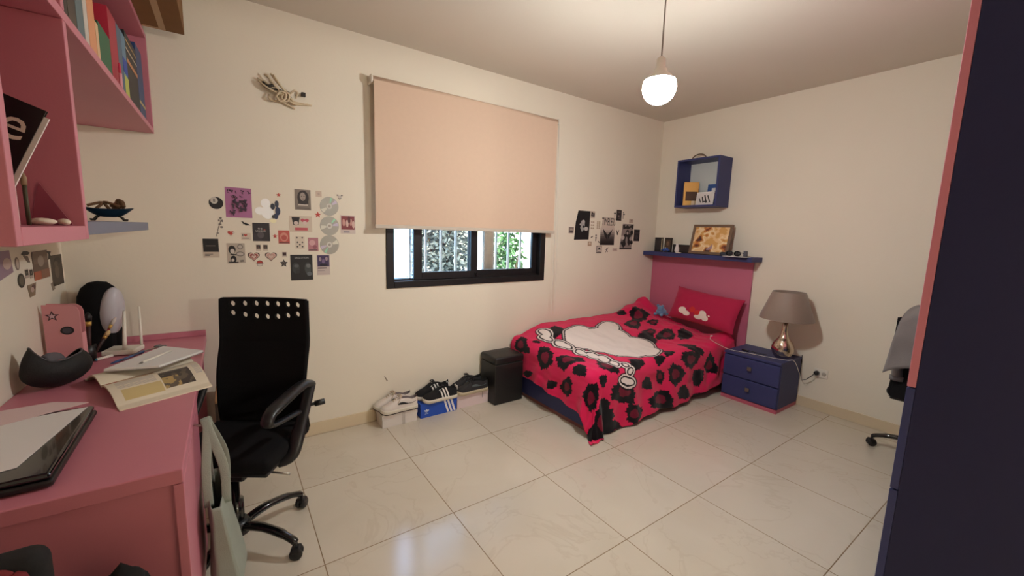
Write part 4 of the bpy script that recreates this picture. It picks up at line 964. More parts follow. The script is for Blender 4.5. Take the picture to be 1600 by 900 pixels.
# floating grey shelf and its bowl
s = MB(); s.box((XL+.002, -1.48, 1.372), (.262, -.27, 1.408), GREYSHELF, .002)
tag(s.build('floating_shelf', origin=(.1, -.87, 1.372)), 'grey blue floating shelf on the left wall', 'shelf')
def bowl():
    p = at('y', -.38, 173, 345); o = thing('footed_bowl', 'dark teal boat shaped bowl on curled feet on the grey shelf', 'bowl', (.15, -.40, 1.4085))
    m = mat('teal_metal', (22, 52, 72), .35, metal=.5)
    def f(u, v):
        a = 2*PI*u; r = .25+.75*v**.7; c_ = math.cos(a)
        return (.075*r*c_*(1+.12*v*abs(c_)**6), .045*r*math.sin(a), .018+.034*v**1.4+.008*v*abs(c_)**4)
    b = MB(); b.grid(f, 36, 10, m); b.grid(lambda u, v: (lambda q: (q[0]*.95, q[1]*.93, q[2]+.002))(f(1-u, v)), 36, 10, m); b.grid(lambda u, v: (lambda q: tuple(Vector(q).lerp(Vector((q[0]*.95, q[1]*.93, q[2]+.002)), v)))(f(u, 1)), 36, 1, m)
    b.add([f(k/36, 0) for k in range(36)][::-1], [list(range(36))], m); b.build('dish', o)
    for a in (.5, PI-.5, PI+.5, -.5):
        x, y = .048*math.cos(a), .028*math.sin(a); MB().tube(smooth_path([(x*.6, y*.6, .026), (x*.95, y*.95, .018), (x*1.15, y*1.15, .006), (x*1.3, y*1.3, .005), (x*1.32, y*1.32, .011)], 4), .0038, BRONZE, 6).build('foot', o)
bowl()
rr = MB(); rnd = random.Random(5)
for k in range(9):
    a, b_ = rnd.uniform(-.05, .05), rnd.uniform(-.02, .02); rr.tube(smooth_path([(a, b_, .036), (a+rnd.uniform(-.03, .03), b_+.01, .062+.02*rnd.random()), (a+rnd.uniform(-.04, .04), b_-.01, .05)], 4), .006, mat('dried_brown', (96, 66, 38), .8, var=.3, scale=40), 6)
tag(rr.build('potpourri', loc=(.15, -.40, 1.4085+.015)), 'dried brown petals and twigs filling the teal bowl', 'potpourri', kind='stuff')
# books in the upper shelf : (y start, thickness, height, depth, colour, label)
def book(y0, th, h_, d_, col, label, z=None, lean=0, x1=None, band=None, group='books in the pink wall bookcase'):
    x1 = x1 or UX-.05; z = z if z is not None else UZ0+T_+.0006
    o = thing('book', label, 'book', (x1, y0, z), group=group); o.rotation_euler = (-lean, 0, 0); m = mat('cover_%d_%d_%d' % col, col, .5)
    MB().box((-d_, 0, 0), (0, .0025, h_), m).build('cover', o); c2 = MB(); c2.box((-d_, th-.0025, 0), (0, th, h_), m); c2.box((-.003, .0026, 0), (0, th-.0026, h_), m); c2.build('cover', o)
    MB().box((-d_+.003, .003, .003), (-.0035, th-.003, h_-.003), CREAM).build('pages', o)
    if band:
        q = MB()
        for a, b_, cc in band: q.box((.0003, .002, h_*a), (.001, th-.002, h_*b_), ink(*cc))
        q.build('spine_label', o)
    return o
XF = .274
book(-1.453, .09, .36, .19, (40, 30, 28), 'thick dark brown book, first in the pink bookcase row', x1=XF)
book(-1.36, .075, .37, .19, (64, 54, 48), 'dull brown book, second in the pink bookcase row', x1=XF)
book(-1.282, .075, .375, .19, (88, 108, 116), 'tall grey blue book third in the pink bookcase row', x1=XF)
book(-1.204, .045, .38, .19, (200, 192, 184), 'pale grey book left of the peach one in the pink bookcase', x1=XF)
book(-1.156, .085, .38, .19, (214, 146, 104), 'thick peach orange book in the pink bookcase', x1=XF)
book(-1.068, .036, .125, .17, (214, 178, 138), 'short cream book between the peach book and the green binder', x1=XF)
book(-1.03, .165, .14, .05, (22, 92, 62), 'wide green book in the middle of the pink bookcase', x1=XF)
book(-1.03, .165, .27, .05, (150, 24, 48), 'dark red folder standing behind the wide green book', x1=.215)
book(-.862, .135, .25, .16, (166, 30, 58), 'crimson red folder right of the wide green book', x1=XF)
book(-.724, .085, .25, .18, (74, 98, 120), 'grey blue book right of the crimson folder in the bookcase', x1=XF)
book(-.637, .085, .255, .18, (96, 132, 156), 'pale blue book with blue and lime spine labels', x1=XF, band=[(.06, .36, (186, 190, 90)), (.4, .62, (24, 62, 160))])
book(-.549, .255, .285, .18, (16, 16, 22), 'black book with small coloured specks near the shelf end', x1=XF, band=[(.58, .64, (190, 130, 90)), (.76, .78, (210, 200, 180)), (.88, .9, (200, 170, 120))])
book(-.291, .17, .325, .17, (30, 62, 112), 'navy book rightmost in the pink bookcase', x1=XF, band=[(.2, .24, (190, 170, 120))])
ls = thing('lipstick', 'small pink lipstick tube standing before the crimson folder', 'lipstick', (UX-.001-.0025, -.80, UZ0+T_+.0006))
MB().lathe([(0, 0), (.005, 0), (.005, .05), (0, .05)], mat('lipstick_pink', (214, 150, 160), .3), 14).build('tube', ls); MB().lathe([(.004, .0502), (.004, .07), (.003, .085), (0, .086)], ink(200, 60, 90), 12).build('tip', ls)
# cardboard box on top
def carton():
    o = thing('cardboard_box', 'brown cardboard tray box overhanging the top of the pink bookcase', 'box', (.235, -.335, UZ1+T_+.0006))
    w2, d2, h_ = .215, .20, .16
    MB().box((-w2, -d2, 0), (w2, d2, .006), CARD).build('bottom', o)
    for lo, hi in (((-w2, -d2, .006), (-w2+.006, d2, h_)), ((w2-.006, -d2, .006), (w2, d2, h_)), ((-w2+.006, -d2, .006), (w2-.006, -d2+.006, h_)), ((-w2+.006, d2-.006, .006), (w2-.006, d2, h_))): MB().box(lo, hi, CARD, .001).build('wall', o)
    t = MB(); t.box((.118, -d2-.0005, -.0005), (.143, d2+.0005, 0), mat('tan_tape', (176, 140, 96), .4)); t.box((.055, d2-.02, -.0006), (.143, d2+.0005, -.0001), mat('tan_tape', (176, 140, 96), .4)); tag(t.build('tape', o), 'pale tan tape')
carton()
# inside the lower box
LB = LZ+T_+.0086
def ebook():
    # black cover facing the room's near end, leaning out of the opening at the top
    o = thing('book', 'black book lettered e leaning in the lower pink box', 'book', (.212, -1.70, 1.428)); o.rotation_euler = (0, .40, 0)
    MB().box((-.150, -.001, 0), (0, .0015, .21), mat('book_black', (14, 12, 12), .4), .0005).build('cover', o)
    MB().box((-.146, .0017, .002), (.007, .007, .198), PAPER).build('pages', o)
    MB().box((-.150, .0072, 0), (0, .0087, .21), _M['book_black']).build('cover', o)
    vs, fs = text_faces('e'); b = MB(); b.add([(-.045+.033*x, -.0013, .135+.042*y) for x, y in vs], fs, ink(216, 206, 196)); tag(b.build('lettering', o), 'pale letter e')
    MB().box((-.05, -.0014, .085), (-.014, -.0011, .088), ink(120, 110, 104)).build('caption_line', o)
ebook()
pp = MB(); pp.box((-.15, 0, 0), (0, .018, .165), ink(206, 200, 194)); tag(pp.build('book', M=mx((.231, -1.684, LB))), 'white grey edged book standing behind the leaning black book', 'book', 'books in the pink wall bookcase')
b = MB(); b.tube([(0, 0, 0), (0, 0, .08)], .0035, mat('brush_olive', (72, 62, 40), .6), 8); b.tube([(0, 0, .08), (0, 0, .095), (0, 0, .105)], [.0045, .005, .002], ink(150, 120, 90), 8)
tag(b.build('paint_brush', M=mx((.239, -1.652, LB))), 'olive handled brush standing upright in the lower pink box', 'brush')
tp = [at('y', LY1-T_-.012, *m) for m in ((60, 292), (48, 358), (114, 358))]
sq = MB(); sq.prism([(p.x-tp[1].x, p.z-tp[1].z) for p in tp], 0, .003, mat('mauve_plastic', (150, 74, 92), .3), M=Matrix.Rotation(PI/2, 4, 'X'))
tag(sq.build('set_square', M=mx((tp[1].x, LY1-T_-.006, LB))), 'mauve plastic set square leaning on the side of the lower pink box', 'set square')
for k, (x, y, a, b_, r, lb) in enumerate(((.245, -1.60, .035, .022, .3, 'pale seashell lying flat in the lower pink box'), (.265, -1.545, .035, .011, .3, 'long cream shell near the side of the lower pink box'))):
    z = MB(); z.ball((0, 0, .008), (b_, a, .0078), CREAM, 16); tag(z.build('seashell', M=mx((x, y, LB), r)), lb, 'shell')

# ================================================================== WARDROBE (right)
def wardrobe():
    x0, x1, y1, y0, zt, zs = 2.198, 3.80, -2.637, YS+.004, 2.62, .996; t = .0198
    o = thing('wardrobe', 'tall navy wardrobe with pink doors at the right edge', 'wardrobe', (x0, y1, 0)); I = Matrix.Translation((-x0, -y1, 0))
    MB().box((x0, y0, 0), (x1, y1-t, zt), mat('wardrobe_navy_shaded', (34, 35, 70), .55, var=.05, spec=.3), .002, M=I).build('carcass', o)  # carcass navy darker than the drawers: shade on the side put into the colour
    n = 3; w_ = (x1-x0)/n
    for k in range(n):
        a, b_ = x0+k*w_+.001, x0+(k+1)*w_-.001
        d = MB().box((a, y1-t+.0005, zs+.002), (b_, y1, zt), PINK, .0015, M=I).build('door', o)
        MB().tube([(b_-.04, y1+.002, 1.5), (b_-.04, y1+.02, 1.5), (b_-.04, y1+.02, 1.62), (b_-.04, y1+.002, 1.62)], .005, CHROME, 8, M=I).build('handle', d)
        for z0, z1 in ((.06, .36), (.365, .67), (.675, zs-.002)):
            d = MB().box((a, y1-t+.0005, z0), (b_, y1, z1), NAVY, .0015, M=I).build('drawer', o)
            MB().box(((a+b_)/2-.017, y1+.0005, (z0+z1)/2-.017), ((a+b_)/2+.017, y1+.02, (z0+z1)/2+.017), _M['pewter'], .004, M=I).build('knob', d)
wardrobe()

# ================================================================== OFFICE CHAIRS
def boolean_holes(bm_obj, holes):
    """cut round holes through an object's mesh, result stored back in it"""
    me = bpy.data.meshes.new('cut'); b = MB()
    for (x, y, z, r, d) in holes: b.lathe([(0, -d), (r, -d), (r, d), (0, d)], BLACKP, 20, M=Matrix.Translation((x, y, z)) @ Matrix.Rotation(PI/2, 4, 'X'), smooth=False)
    c = b.build('hole_cutter'); md = bm_obj.modifiers.new('holes', 'BOOLEAN'); md.object = c; md.operation = 'DIFFERENCE'; md.solver = 'EXACT'
    bpy.context.view_layer.update()
    nm = bpy.data.meshes.new_from_object(bm_obj.evaluated_get(bpy.context.evaluated_depsgraph_get()))
    bm_obj.modifiers.clear(); bm_obj.data = nm; bpy.data.objects.remove(c)
def office_chair(name, label, loc, rz, base_rz, back_h=1.062, holes=True, drop=0.0, arms=True):
    o = thing(name, label, 'office chair', loc, rz)
    SW, SD0, SD1, SH = .225, -.13, .245, .44-drop          # half width, front, rear (local -y is the front)
    s_ = MB(); s_.box((-SW, SD0, SH-.03), (SW, SD1, SH+.035), BLACKF, .03, 5); s_.build('seat', o)
    u = MB(); u.box((-SW+.02, SD0+.02, SH-.05), (SW-.02, SD1-.02, SH-.0305), BLACKP, .008, 3); u.box((-.09, -.08, SH-.09), (.09, .1, SH-.051), BLACKP, .01); u.build('seat_pan', o)
    z0, z1 = SH-.02, back_h
    def yb(t): return .268+.02*math.sin(PI*t*1.0+.4)-.04*math.sin(PI*min(1, t*1.5))+.052*t*t
    def hw(t): return .188+.012*t+.008*math.sin(PI*t)+.014*max(0, 1-t/.3)
    n = 24
    def shell(off):
        def f(u_, t):
            x = (2*u_-1); w_ = hw(t); return (x*w_, yb(t)-.035*(1-x*x)*-1*0+.03*(-(x*x)) + off, z0+(z1-z0)*t)
        return f
    F, B_ = shell(0), shell(.022)
    b = MB(); b.grid(F, 20, n, BLACKF, False); b.grid(lambda a, t: B_(1-a, t), 20, n, BLACKF, False)
    b.grid(lambda a, v: tuple(Vector(F(0, 1-a)).lerp(Vector(B_(0, 1-a)), 1-v)), n, 1, BLACKF, False); b.grid(lambda a, v: tuple(Vector(F(1, a)).lerp(Vector(B_(1, a)), 1-v)), n, 1, BLACKF, False)
    b.grid(lambda a, v: tuple(Vector(F(a, 0)).lerp(Vector(B_(a, 0)), v)), 20, 1, BLACKF, False); b.grid(lambda a, v: tuple(Vector(F(1-a, 1)).lerp(Vector(B_(1-a, 1)), v)), 20, 1, BLACKF, False)
    bo = b.build('backrest', None)
    bmx = bmesh.new(); bmx.from_mesh(bo.data); bmesh.ops.remove_doubles(bmx, verts=bmx.verts[:], dist=1e-5); bmesh.ops.recalc_face_normals(bmx, faces=bmx.faces[:]); bmx.to_mesh(bo.data); bmx.free()
    if holes:
        hs = []
        for row in range(2):
            for k in range(7):
                x = -.154+.0515*k; t = .955 if row == 0 else (.885-.030*math.sin(PI*k/6)); 
                p = F((x/hw(t)+1)/2, t); hs.append((x, p[1]+.011, p[2], .0145, .06))
        boolean_holes(bo, hs)
    bo.parent = o
    k = MB()
    for sg in (-1, 1): MB().tube([(sg*hw(t), yb(t)-.03+.011, z0+(z1-z0)*t) for t in np.linspace(.02, .99, 18)], .012, BLACKF, 8).build('back_frame', o)
    sp = MB(); sp.tube(smooth_path([(0, .05, SH-.07), (0, .22, SH-.06), (0, .322, SH+.05), (0, .318, SH+.18)], 5), .03, BLACKP, 10, flat=.5); sp.build('back_support', o)
    if arms:
        lv = MB(); lv.tube([(SW-.02, .17, SH+.13), (SW+.07, .20, SH+.145)], .008, BLACKP, 8); lv.tube([(SW+.045, .192, SH+.14), (SW+.085, .206, SH+.148)], .0135, BLACKP, 10); lv.build('tilt_knob', o)
        MB().tube([(.1, -.02, SH-.07), (SW+.04, -.05, SH-.066)], .005, CHROME, 8).build('lever', o)
    for sg in ((-1, 1) if arms else ()):
        a = MB(); x = sg*(SW+.022)
        top = smooth_path([(x, .195, SH+.238), (x, .13, SH+.258), (x, .0, SH+.254), (x, -.115, SH+.244), (x, -.155, SH+.226), (x, -.150, SH+.198), (x, -.08, SH+.178), (x, .08, SH+.15)], 4)
        a.tube(top, [.030]*13+[.026]*7+[.017]*(len(top)-20), BLACKP, 12, flat=.6)
        a.tube(smooth_path([(x, .205, SH+.235), (x, .14, SH+.14), (x, .075, SH+.06), (x-sg*.01, .03, SH-.02), (x-sg*.06, .01, SH-.042)], 4), [.026]*8+[.032]*9, BLACKP, 12, flat=.6); a.build('armrest', o)
    g = MB(); g.lathe([(0, .075), (.03, .075), (.03, .22), (.018, .222), (.018, SH-.085), (0, SH-.085)], BLACKG, 20); g.build('gas_column', o)
    h = MB(); h.lathe([(0, .062), (.05, .066), (.052, .105), (.04, .125), (0, .125)], BLACKP, 24); h.build('hub', o)
    for k in range(5):
        a = base_rz-rz+2*PI*k/5; ca, sa = math.cos(a), math.sin(a); P_ = lambda r, z: (r*ca, r*sa, z)
        lg = MB(); lg.tube(smooth_path([P_(.04, .098), P_(.12, .112), P_(.21, .104), P_(.275, .084), P_(.298, .070)], 4), [.022]*5+[.02]*5+[.017]*5+[.015]*2, BLACKG, 12, flat=.8); lo = lg.build('leg', o)
        cs = MB(); wz = .026
        for sg in (-1, 1): cs.lathe([(0, -.008), (.024, -.008), (.026, -.005), (.026, .005), (.024, .008), (0, .008)], BLACKP, 20, M=Matrix.Translation(P_(.298, wz)) @ Matrix.Rotation(a+.5, 4, 'Z') @ Matrix.Translation((0, sg*.013, 0)) @ Matrix.Rotation(PI/2, 4, 'X'))
        cs.tube([P_(.298, .03), P_(.298, .075)], .007, BLACKP, 8); cs.box((-.02, -.022, .028), (.02, .022, .053), BLACKP, .008, 3, M=Matrix.Translation(P_(.298, 0)) @ Matrix.Rotation(a+.5, 4, 'Z')); cs.build('caster', lo)
    return o
def ang(v): return math.atan2(v[1], v[0])
office_chair('office_chair', 'black office chair with two rows of holes at the pink desk', (.541, -.893, 0), -.58, math.radians(-11+36))
c2 = office_chair('office_chair', 'black office chair half hidden behind the wardrobe', (4.26, -2.46, 0), math.radians(90), math.radians(97), .965, False, -.03, False)
def jacket():
    c_ = Vector((4.26, -2.46, .6)); o = thing('grey_jacket', 'grey jersey jacket draped over the half hidden office chair', 'jacket', tuple(c_))
    R_ = Matrix.Rotation(math.radians(90), 4, 'Z'); b = MB()
    def drape(u, v):
        t = v*2-1; a = abs(t); x = (-.18+.36*u)*(1+.28*a)
        y = .293+.062*math.copysign(min(1, a*5), t); z = .462-.40*max(0, a-.04)**1.1
        y += (.012*N3(x*6, t*3, 1)+.006)*math.copysign(1, t); z -= .07*(abs(2*u-1))**3
        return R_ @ Vector((x, y, z))
    b.grid(drape, 30, 40, GREYF); ob = b.build('body', o); ob.modifiers.new('t', 'SOLIDIFY').thickness = .005
    s_ = MB(); pts = smooth_path([(4.02, -2.345, 1.03), (4.015, -2.31, .98), (4.01, -2.29, .88), (4.01, -2.28, .76), (4.01, -2.277, .66), (4.01, -2.28, .585)], 5)
    s_.tube([p-c_ for p in pts], [.04+.022*math.sin(PI*min(1, i/14)) for i in range(len(pts))], GREYF, 14, flat=.7); s_.tube([Vector((4.01, -2.28, .585))-c_, Vector((4.01, -2.28, .555))-c_], .036, GREYF, 14, flat=.7); s_.build('sleeve', o)
jacket()

# ================================================================== CABLE BUNDLE ON THE BACK WALL
def cables():
    o = thing('cable_bundle', 'bundle of loose cream wires tied up on the wall left of the blind', 'cable bundle', (.9, 0, 2.21))
    m = mat('cream_wire', (206, 188, 158), .5); mk = mat('dark_wire', (40, 32, 28), .5); I = Matrix.Translation((-.9, 0, -2.21))
    def P_(x, y, d): q = at('y', -d, x, y); return (q.x-.9, -d, q.z-2.21)
    runs = [[(402, 122, .02), (415, 128, .03), (432, 142, .04), (448, 152, .035), (462, 160, .03), (487, 165, .02)],
            [(413, 116, .03), (424, 126, .045), (440, 146, .05), (452, 158, .04), (470, 163, .03), (481, 163, .02)],
            [(423, 115, .02), (434, 130, .03), (446, 143, .04), (456, 156, .035)],
            [(420, 148, .02), (421, 154, .03), (430, 158, .03), (436, 154, .03), (436, 146, .04), (426, 142, .03), (418, 138, .02)],
            [(440, 150, .05), (446, 145, .06), (452, 148, .06), (450, 157, .05), (443, 158, .05), (440, 150, .05)],
            [(452, 148, .04), (459, 142, .05), (465, 145, .05), (462, 154, .04)],
            [(404, 126, .03), (418, 137, .05), (436, 146, .05), (450, 150, .05), (458, 158, .04)], [(417, 118, .04), (430, 134, .05), (444, 150, .05), (460, 162, .04), (476, 163, .03)], [(427, 117, .03), (437, 132, .04), (449, 148, .05)], [(432, 150, .06), (438, 143, .065), (446, 146, .065), (446, 154, .06), (438, 158, .06), (432, 150, .06)], [(408, 130, .03), (420, 139, .04), (434, 140, .05), (448, 146, .05), (455, 154, .04)], [(436, 157, .02), (450, 164, .02), (461, 170, .015)]]
    for k, r in enumerate(runs):
        b = MB(); b.tube(smooth_path([P_(*p) for p in r], 5), .0056, mk if k in (10,) else m, 7); b.build('wire', o)
    b = MB(); b.tube(smooth_path([P_(410, 128, .035), P_(416, 134, .04), P_(424, 134, .04), P_(428, 132, .035)], 4), .009, mk, 8); b.box((-.012, -.01, -.012), (.012, .01, .012), mk, .003, M=Matrix.Translation(P_(474, 148, .03))); tag(b.build('connector', o), 'dark connectors')
    b = MB(); q = P_(445, 150, .0); b.lathe([(.0, 0), (.02, 0), (.02, .03), (0, .03)], mat('wall_box', (120, 104, 84), .8), 16, M=Matrix.Translation(Vector(q)) @ Matrix.Rotation(PI/2, 4, 'X')); b.build('outlet_cap', o)
cables()

# ================================================================== STICKERS, POSTERS, CARDS
ORI = {'y': Matrix(((1, 0, 0, 0), (0, 0, -1, 0), (0, 1, 0, 0), (0, 0, 0, 1))), 'x': Matrix(((0, 0, 1, 0), (1, 0, 0, 0), (0, 1, 0, 0), (0, 0, 0, 1)))}
PLV = {'y': 0.0, 'x': XL}
def flat(name, label, cat, box, draw, base=None, ax='y', tilt=0.0, group=None, lift=.0006):
    """box: measured photo box of the item on its wall; draw: list of flat shapes in 0..1 coordinates"""
    x0, y0, x1, y1 = box; v = PLV[ax]
    c_ = at(ax, v, (x0+x1)/2, (y0+y1)/2); a = at(ax, v, x0, (y0+y1)/2); b_ = at(ax, v, x1, (y0+y1)/2); t = at(ax, v, (x0+x1)/2, y0); d = at(ax, v, (x0+x1)/2, y1)
    w_ = abs((b_-a).x if ax == 'y' else (b_-a).y); h_ = abs(t.z-d.z)
    B = MB(); lay = 0
    S = lambda x, y: ((x-.5)*w_, (y-.5)*h_)
    if base:
        poly, m = base; B.prism([S(*p) for p in poly], 0, .0008, m); 
    for i, sh in enumerate(draw):
        z0 = (.0008 if base else 0)+.00022*i; z1 = z0+.0004
        k, m = sh[0], sh[1]
        if k == 'text':
            vs, fs = text_faces(sh[2]); X0, Y0, X1, Y1 = sh[3:7]
            B.add([(*S(X0+(X1-X0)*x, Y0+(Y1-Y0)*y), z1) for x, y in vs], fs, m)
        else: B.prism([S(*p) for p in sh[2]], z0, z1, m)
    M = Matrix.Translation(c_) @ ORI[ax] @ Matrix.Rotation(tilt, 4, 'Z') @ Matrix.Translation((0, 0, lift))
    return tag(B.build(name, M=M), label, cat, group)
R01 = [(0, 0), (1, 0), (1, 1), (0, 1)]
def rect(m, x0, y0, x1, y1): return ('p', m, [(x0, y0), (x1, y0), (x1, y1), (x0, y1)])
def ell(m, cx, cy, rx, ry): return ('p', m, ell_poly(cx, cy, rx, ry, 22))
def poly(m, pts): return ('p', m, pts)
def capsule(m, x0, y0, x1, y1, r):
    d = Vector((x1-x0, y1-y0)); n = Vector((-d.y, d.x)).normalized()*r
    return ('p', m, [(x0+n.x, y0+n.y), (x0-n.x, y0-n.y), (x1-n.x, y1-n.y), (x1+n.x, y1+n.y)])
K, Wt, Gy, Rd = ink(22, 19, 22), ink(224, 214, 202), ink(120, 112, 106), ink(186, 66, 58)
def L1(cx, cy): return (300+cx/5, 270+cy/5)
def bx1(a, b_, c_, d): return L1(a, b_)+L1(c_, d)
def scrib(seed, m, n, x0, y0, x1, y1, r=.03, ln=.16):
    rn = random.Random(seed); out = []
    for _ in range(n):
        x, y = rn.uniform(x0, x1), rn.uniform(y0, y1); a = rn.uniform(0, PI); l = ln*rn.uniform(.5, 1)
        out.append(capsule(m, max(x0, x-l*math.cos(a)/2), max(y0, y-l*math.sin(a)/2), min(x1, x+l*math.cos(a)/2), min(y1, y+l*math.sin(a)/2), r*rn.uniform(.6, 1.2)))
    return out
flat('sticker', 'round black billiard ball sticker with white centre, leftmost of the collage', 'sticker', bx1(131, 188, 245, 283), [ell(ink(200, 192, 182), .37, .70, .26, .28), ('text', K, '8', .30, .56, .44, .84)], (ell_poly(.5, .5, .5, .5), K))
flat('poster', 'mauve poster with black hand lettering and a dark sketched figure', 'poster', bx1(262, 118, 468, 350),
     scrib(3, ink(56, 34, 52), 12, .08, .80, .92, .92, .014, .14)+scrib(4, ink(56, 34, 52), 7, .2, .64, .62, .74, .014, .14)+scrib(5, ink(60, 40, 58), 26, .26, .22, .80, .62, .03, .2)+scrib(6, ink(60, 40, 58), 6, .12, .06, .36, .22, .03, .14), (R01, ink(170, 106, 148)), tilt=-.01)
flat('mirror_sticker', 'lobed mirror sticker with reflections painted white and navy, in the middle of the collage', 'sticker', bx1(492, 202, 695, 390), [ell(ink(250, 250, 248), .42, .80, .18, .2), ell(ink(250, 250, 248), .20, .48, .2, .16), ell(ink(250, 250, 248), .48, .42, .24, .26), ell(ink(244, 236, 196), .68, .08, .13, .08), ell(ink(40, 46, 62), .69, .68, .09, .13), ell(ink(44, 52, 74), .85, .80, .08, .14), ell(ink(44, 54, 84), .88, .50, .10, .18), ell(ink(50, 60, 88), .80, .28, .09, .12), ell(ink(60, 60, 60), .70, .26, .06, .08)])  # white and navy lobes are the mirror's reflections painted as flat colour
Star = lambda m, c_: (star_poly(.5, .48, .53, .42), m)
flat('sticker', 'tiny red star sticker above the lobed mirror sticker', 'sticker', bx1(658, 155, 696, 190), [], Star(Rd, 0), group='red star stickers')
flat('poster', 'grey portrait print of a dark haired woman above the CDs', 'poster', bx1(803, 132, 928, 290), [ell(ink(44, 36, 36), .52, .60, .36, .36), ell(ink(150, 136, 126), .50, .66, .18, .20), poly(ink(44, 36, 36), [(.2, .3), (.85, .3), (.8, .6), (.24, .6)]), ell(ink(160, 146, 136), .50, .64, .17, .19), ell(ink(50, 40, 40), .43, .67, .04, .02), ell(ink(50, 40, 40), .58, .67, .04, .02), ell(ink(80, 56, 54), .51, .54, .06, .02), rect(ink(210, 200, 188), .2, .22, .8, .27), rect(ink(104, 94, 88), .1, .05, .9, .12)], (R01, ink(128, 116, 106)))
flat('photo_card', 'tiny faded beige card left above the top CD', 'card', bx1(966, 142, 1012, 188), [ell(ink(186, 164, 150), .5, .5, .2, .2)], (R01, ink(204, 184, 166)))
flat('sticker', 'small dark line drawn bow sticker right of the top CD', 'sticker', bx1(1126, 165, 1180, 212), [ell(K, .18, .78, .13, .09), ell(K, .82, .74, .13, .09), capsule(K, .3, .3, .5, .12, .05), capsule(K, .5, .12, .72, .3, .05), ell(K, .36, .52, .06, .06), ell(K, .62, .52, .06, .06)], ([(.1, .75), (.3, .25), (.7, .25), (.9, .75)], ink(206, 196, 186)))
CDM = mat('compact_disc_foil', (150, 147, 140), .4, metal=.3, var=.06, scale=30)
for i, (cx, cy, r, lb) in enumerate(((1072, 262, 73, 'topmost of the three CDs on the back wall'), (1074, 415, 74, 'middle of the three CDs on the back wall'), (1074, 562, 74, 'lowest of the three CDs on the back wall'))):
    wd = [ell(ink(206, 202, 194), .5, .5, .15, .15), ell(ink(150, 142, 132), .5, .5, .07, .07)]
    a = (1.3, .9, -2.1)[i]
    wedge = lambda a0, a1, m: poly(m, [(.5+.18*math.cos(a0), .5+.18*math.sin(a0))]+[(.5+.47*math.cos(a0+(a1-a0)*t/4), .5+.47*math.sin(a0+(a1-a0)*t/4)) for t in range(5)]+[(.5+.18*math.cos(a1), .5+.18*math.sin(a1))])
    wd = [wedge(a-.13, a+.13, mat('glint_green', (150, 206, 176), .5, metal=.1)), wedge(a-.9, a-.5, mat('glint_violet', (196, 184, 204), .5, metal=.1)), wedge(a+2.2, a+2.7, mat('glint_pale', (214, 210, 196), .5, metal=.1))]+wd  # tinted wedges paint the light streaks on the discs
    flat('compact_disc', lb, 'CD', bx1(cx-r, cy-r, cx+r, cy+r), wd, (ell_poly(.5, .5, .5, .5, 40), CDM), group='CDs stuck in a column on the back wall')
flat('sticker', 'red star sticker between the upper and middle CD', 'sticker', bx1(956, 303, 1010, 352), [], Star(Rd, 0), group='red star stickers')
flat('photo_card', 'white card with a black and a pink blot beside the CDs', 'card', bx1(762, 338, 938, 462), [poly(K, [(.10, .92), (.46, .92), (.40, .45), (.28, .40), (.16, .45)]), ell(ink(206, 186, 176), .29, .55, .1, .12), poly(ink(186, 76, 92), heart_poly(.68, .68, .2)), ell(ink(214, 190, 184), .68, .58, .09, .12), rect(ink(190, 84, 92), .24, .10, .80, .27)], (R01, ink(206, 190, 172)))
flat('photo_card', 'reddish group photo card right of the CDs', 'card', bx1(1160, 332, 1276, 476), [rect(ink(128, 52, 58), .06, .22, .94, .94)]+[ell(ink(*c_), x, y, .09, .2) for c_, x, y in (((200, 150, 140), .22, .6), ((214, 180, 170), .45, .55), ((190, 140, 130), .7, .62), ((90, 36, 44), .58, .75), ((206, 170, 160), .86, .5))]+[rect(ink(150, 140, 146), .2, .06, .6, .14)], (R01, ink(206, 190, 182)))
flat('sticker', 'thin grey line drawing of a flower stem left of the bat', 'sticker', bx1(178, 340, 246, 500), [capsule(Gy, .12, .02, .42, .45, .03), capsule(Gy, .42, .45, .8, .85, .035), ell(Gy, .72, .92, .16, .05), ell(Gy, .9, .78, .12, .06), ell(Gy, .62, .62, .2, .035), ell(Gy, .78, .48, .2, .05), ell(Gy, .3, .18, .16, .03), ell(Gy, .52, .8, .1, .05)])
flat('sticker', 'small black bat sticker below the mauve poster', 'sticker', bx1(384, 378, 458, 420), [], ([(0, 1), (.2, .92), (.42, .66), (.5, .8), (.56, .6), (.78, .5), (1, .16), (.8, .3), (.7, .12), (.58, .3), (.5, .06), (.38, .42), (.22, .4), (.14, .7)], K))
flat('sticker', 'red heart sticker left of the I love label', 'sticker', bx1(277, 450, 338, 494), [ell(ink(206, 196, 186), .78, .62, .16, .2)], (heart_poly(.44, .5, .48), Rd))
flat('sticker', 'white label sticker reading I with a red heart', 'sticker', bx1(384, 470, 460, 526), [('text', K, 'I', .14, .52, .22, .84), poly(Rd, heart_poly(.45, .66, .2)), rect(Gy, .1, .22, .8, .32)], (R01, ink(212, 196, 178)))
flat('poster', 'square dark album print with white title lines', 'poster', bx1(475, 392, 608, 534), [rect(ink(52, 44, 52), .0, .0, .5, .42), ell(ink(80, 74, 78), .46, .34, .2, .18), ('text', ink(214, 208, 204), 'THE', .3, .64, .56, .72), ('text', ink(214, 208, 204), 'NEIGHBOUR', .16, .52, .76, .60), rect(ink(140, 60, 54), .64, .60, .74, .68)], (R01, ink(38, 32, 38)))
flat('sticker', 'red star sticker between the dark album and the coral card', 'sticker', bx1(628, 476, 668, 514), [], Star(Rd, 0), group='red star stickers')
flat('photo_card', 'coral red card with faint circle in the collage centre', 'card', bx1(675, 450, 763, 553), [ell(ink(206, 140, 124), .5, .5, .36, .34), ell(ink(180, 84, 76), .5, .45, .24, .2), rect(ink(90, 56, 54), .05, .03, .95, .1)], (R01, ink(188, 88, 80)))
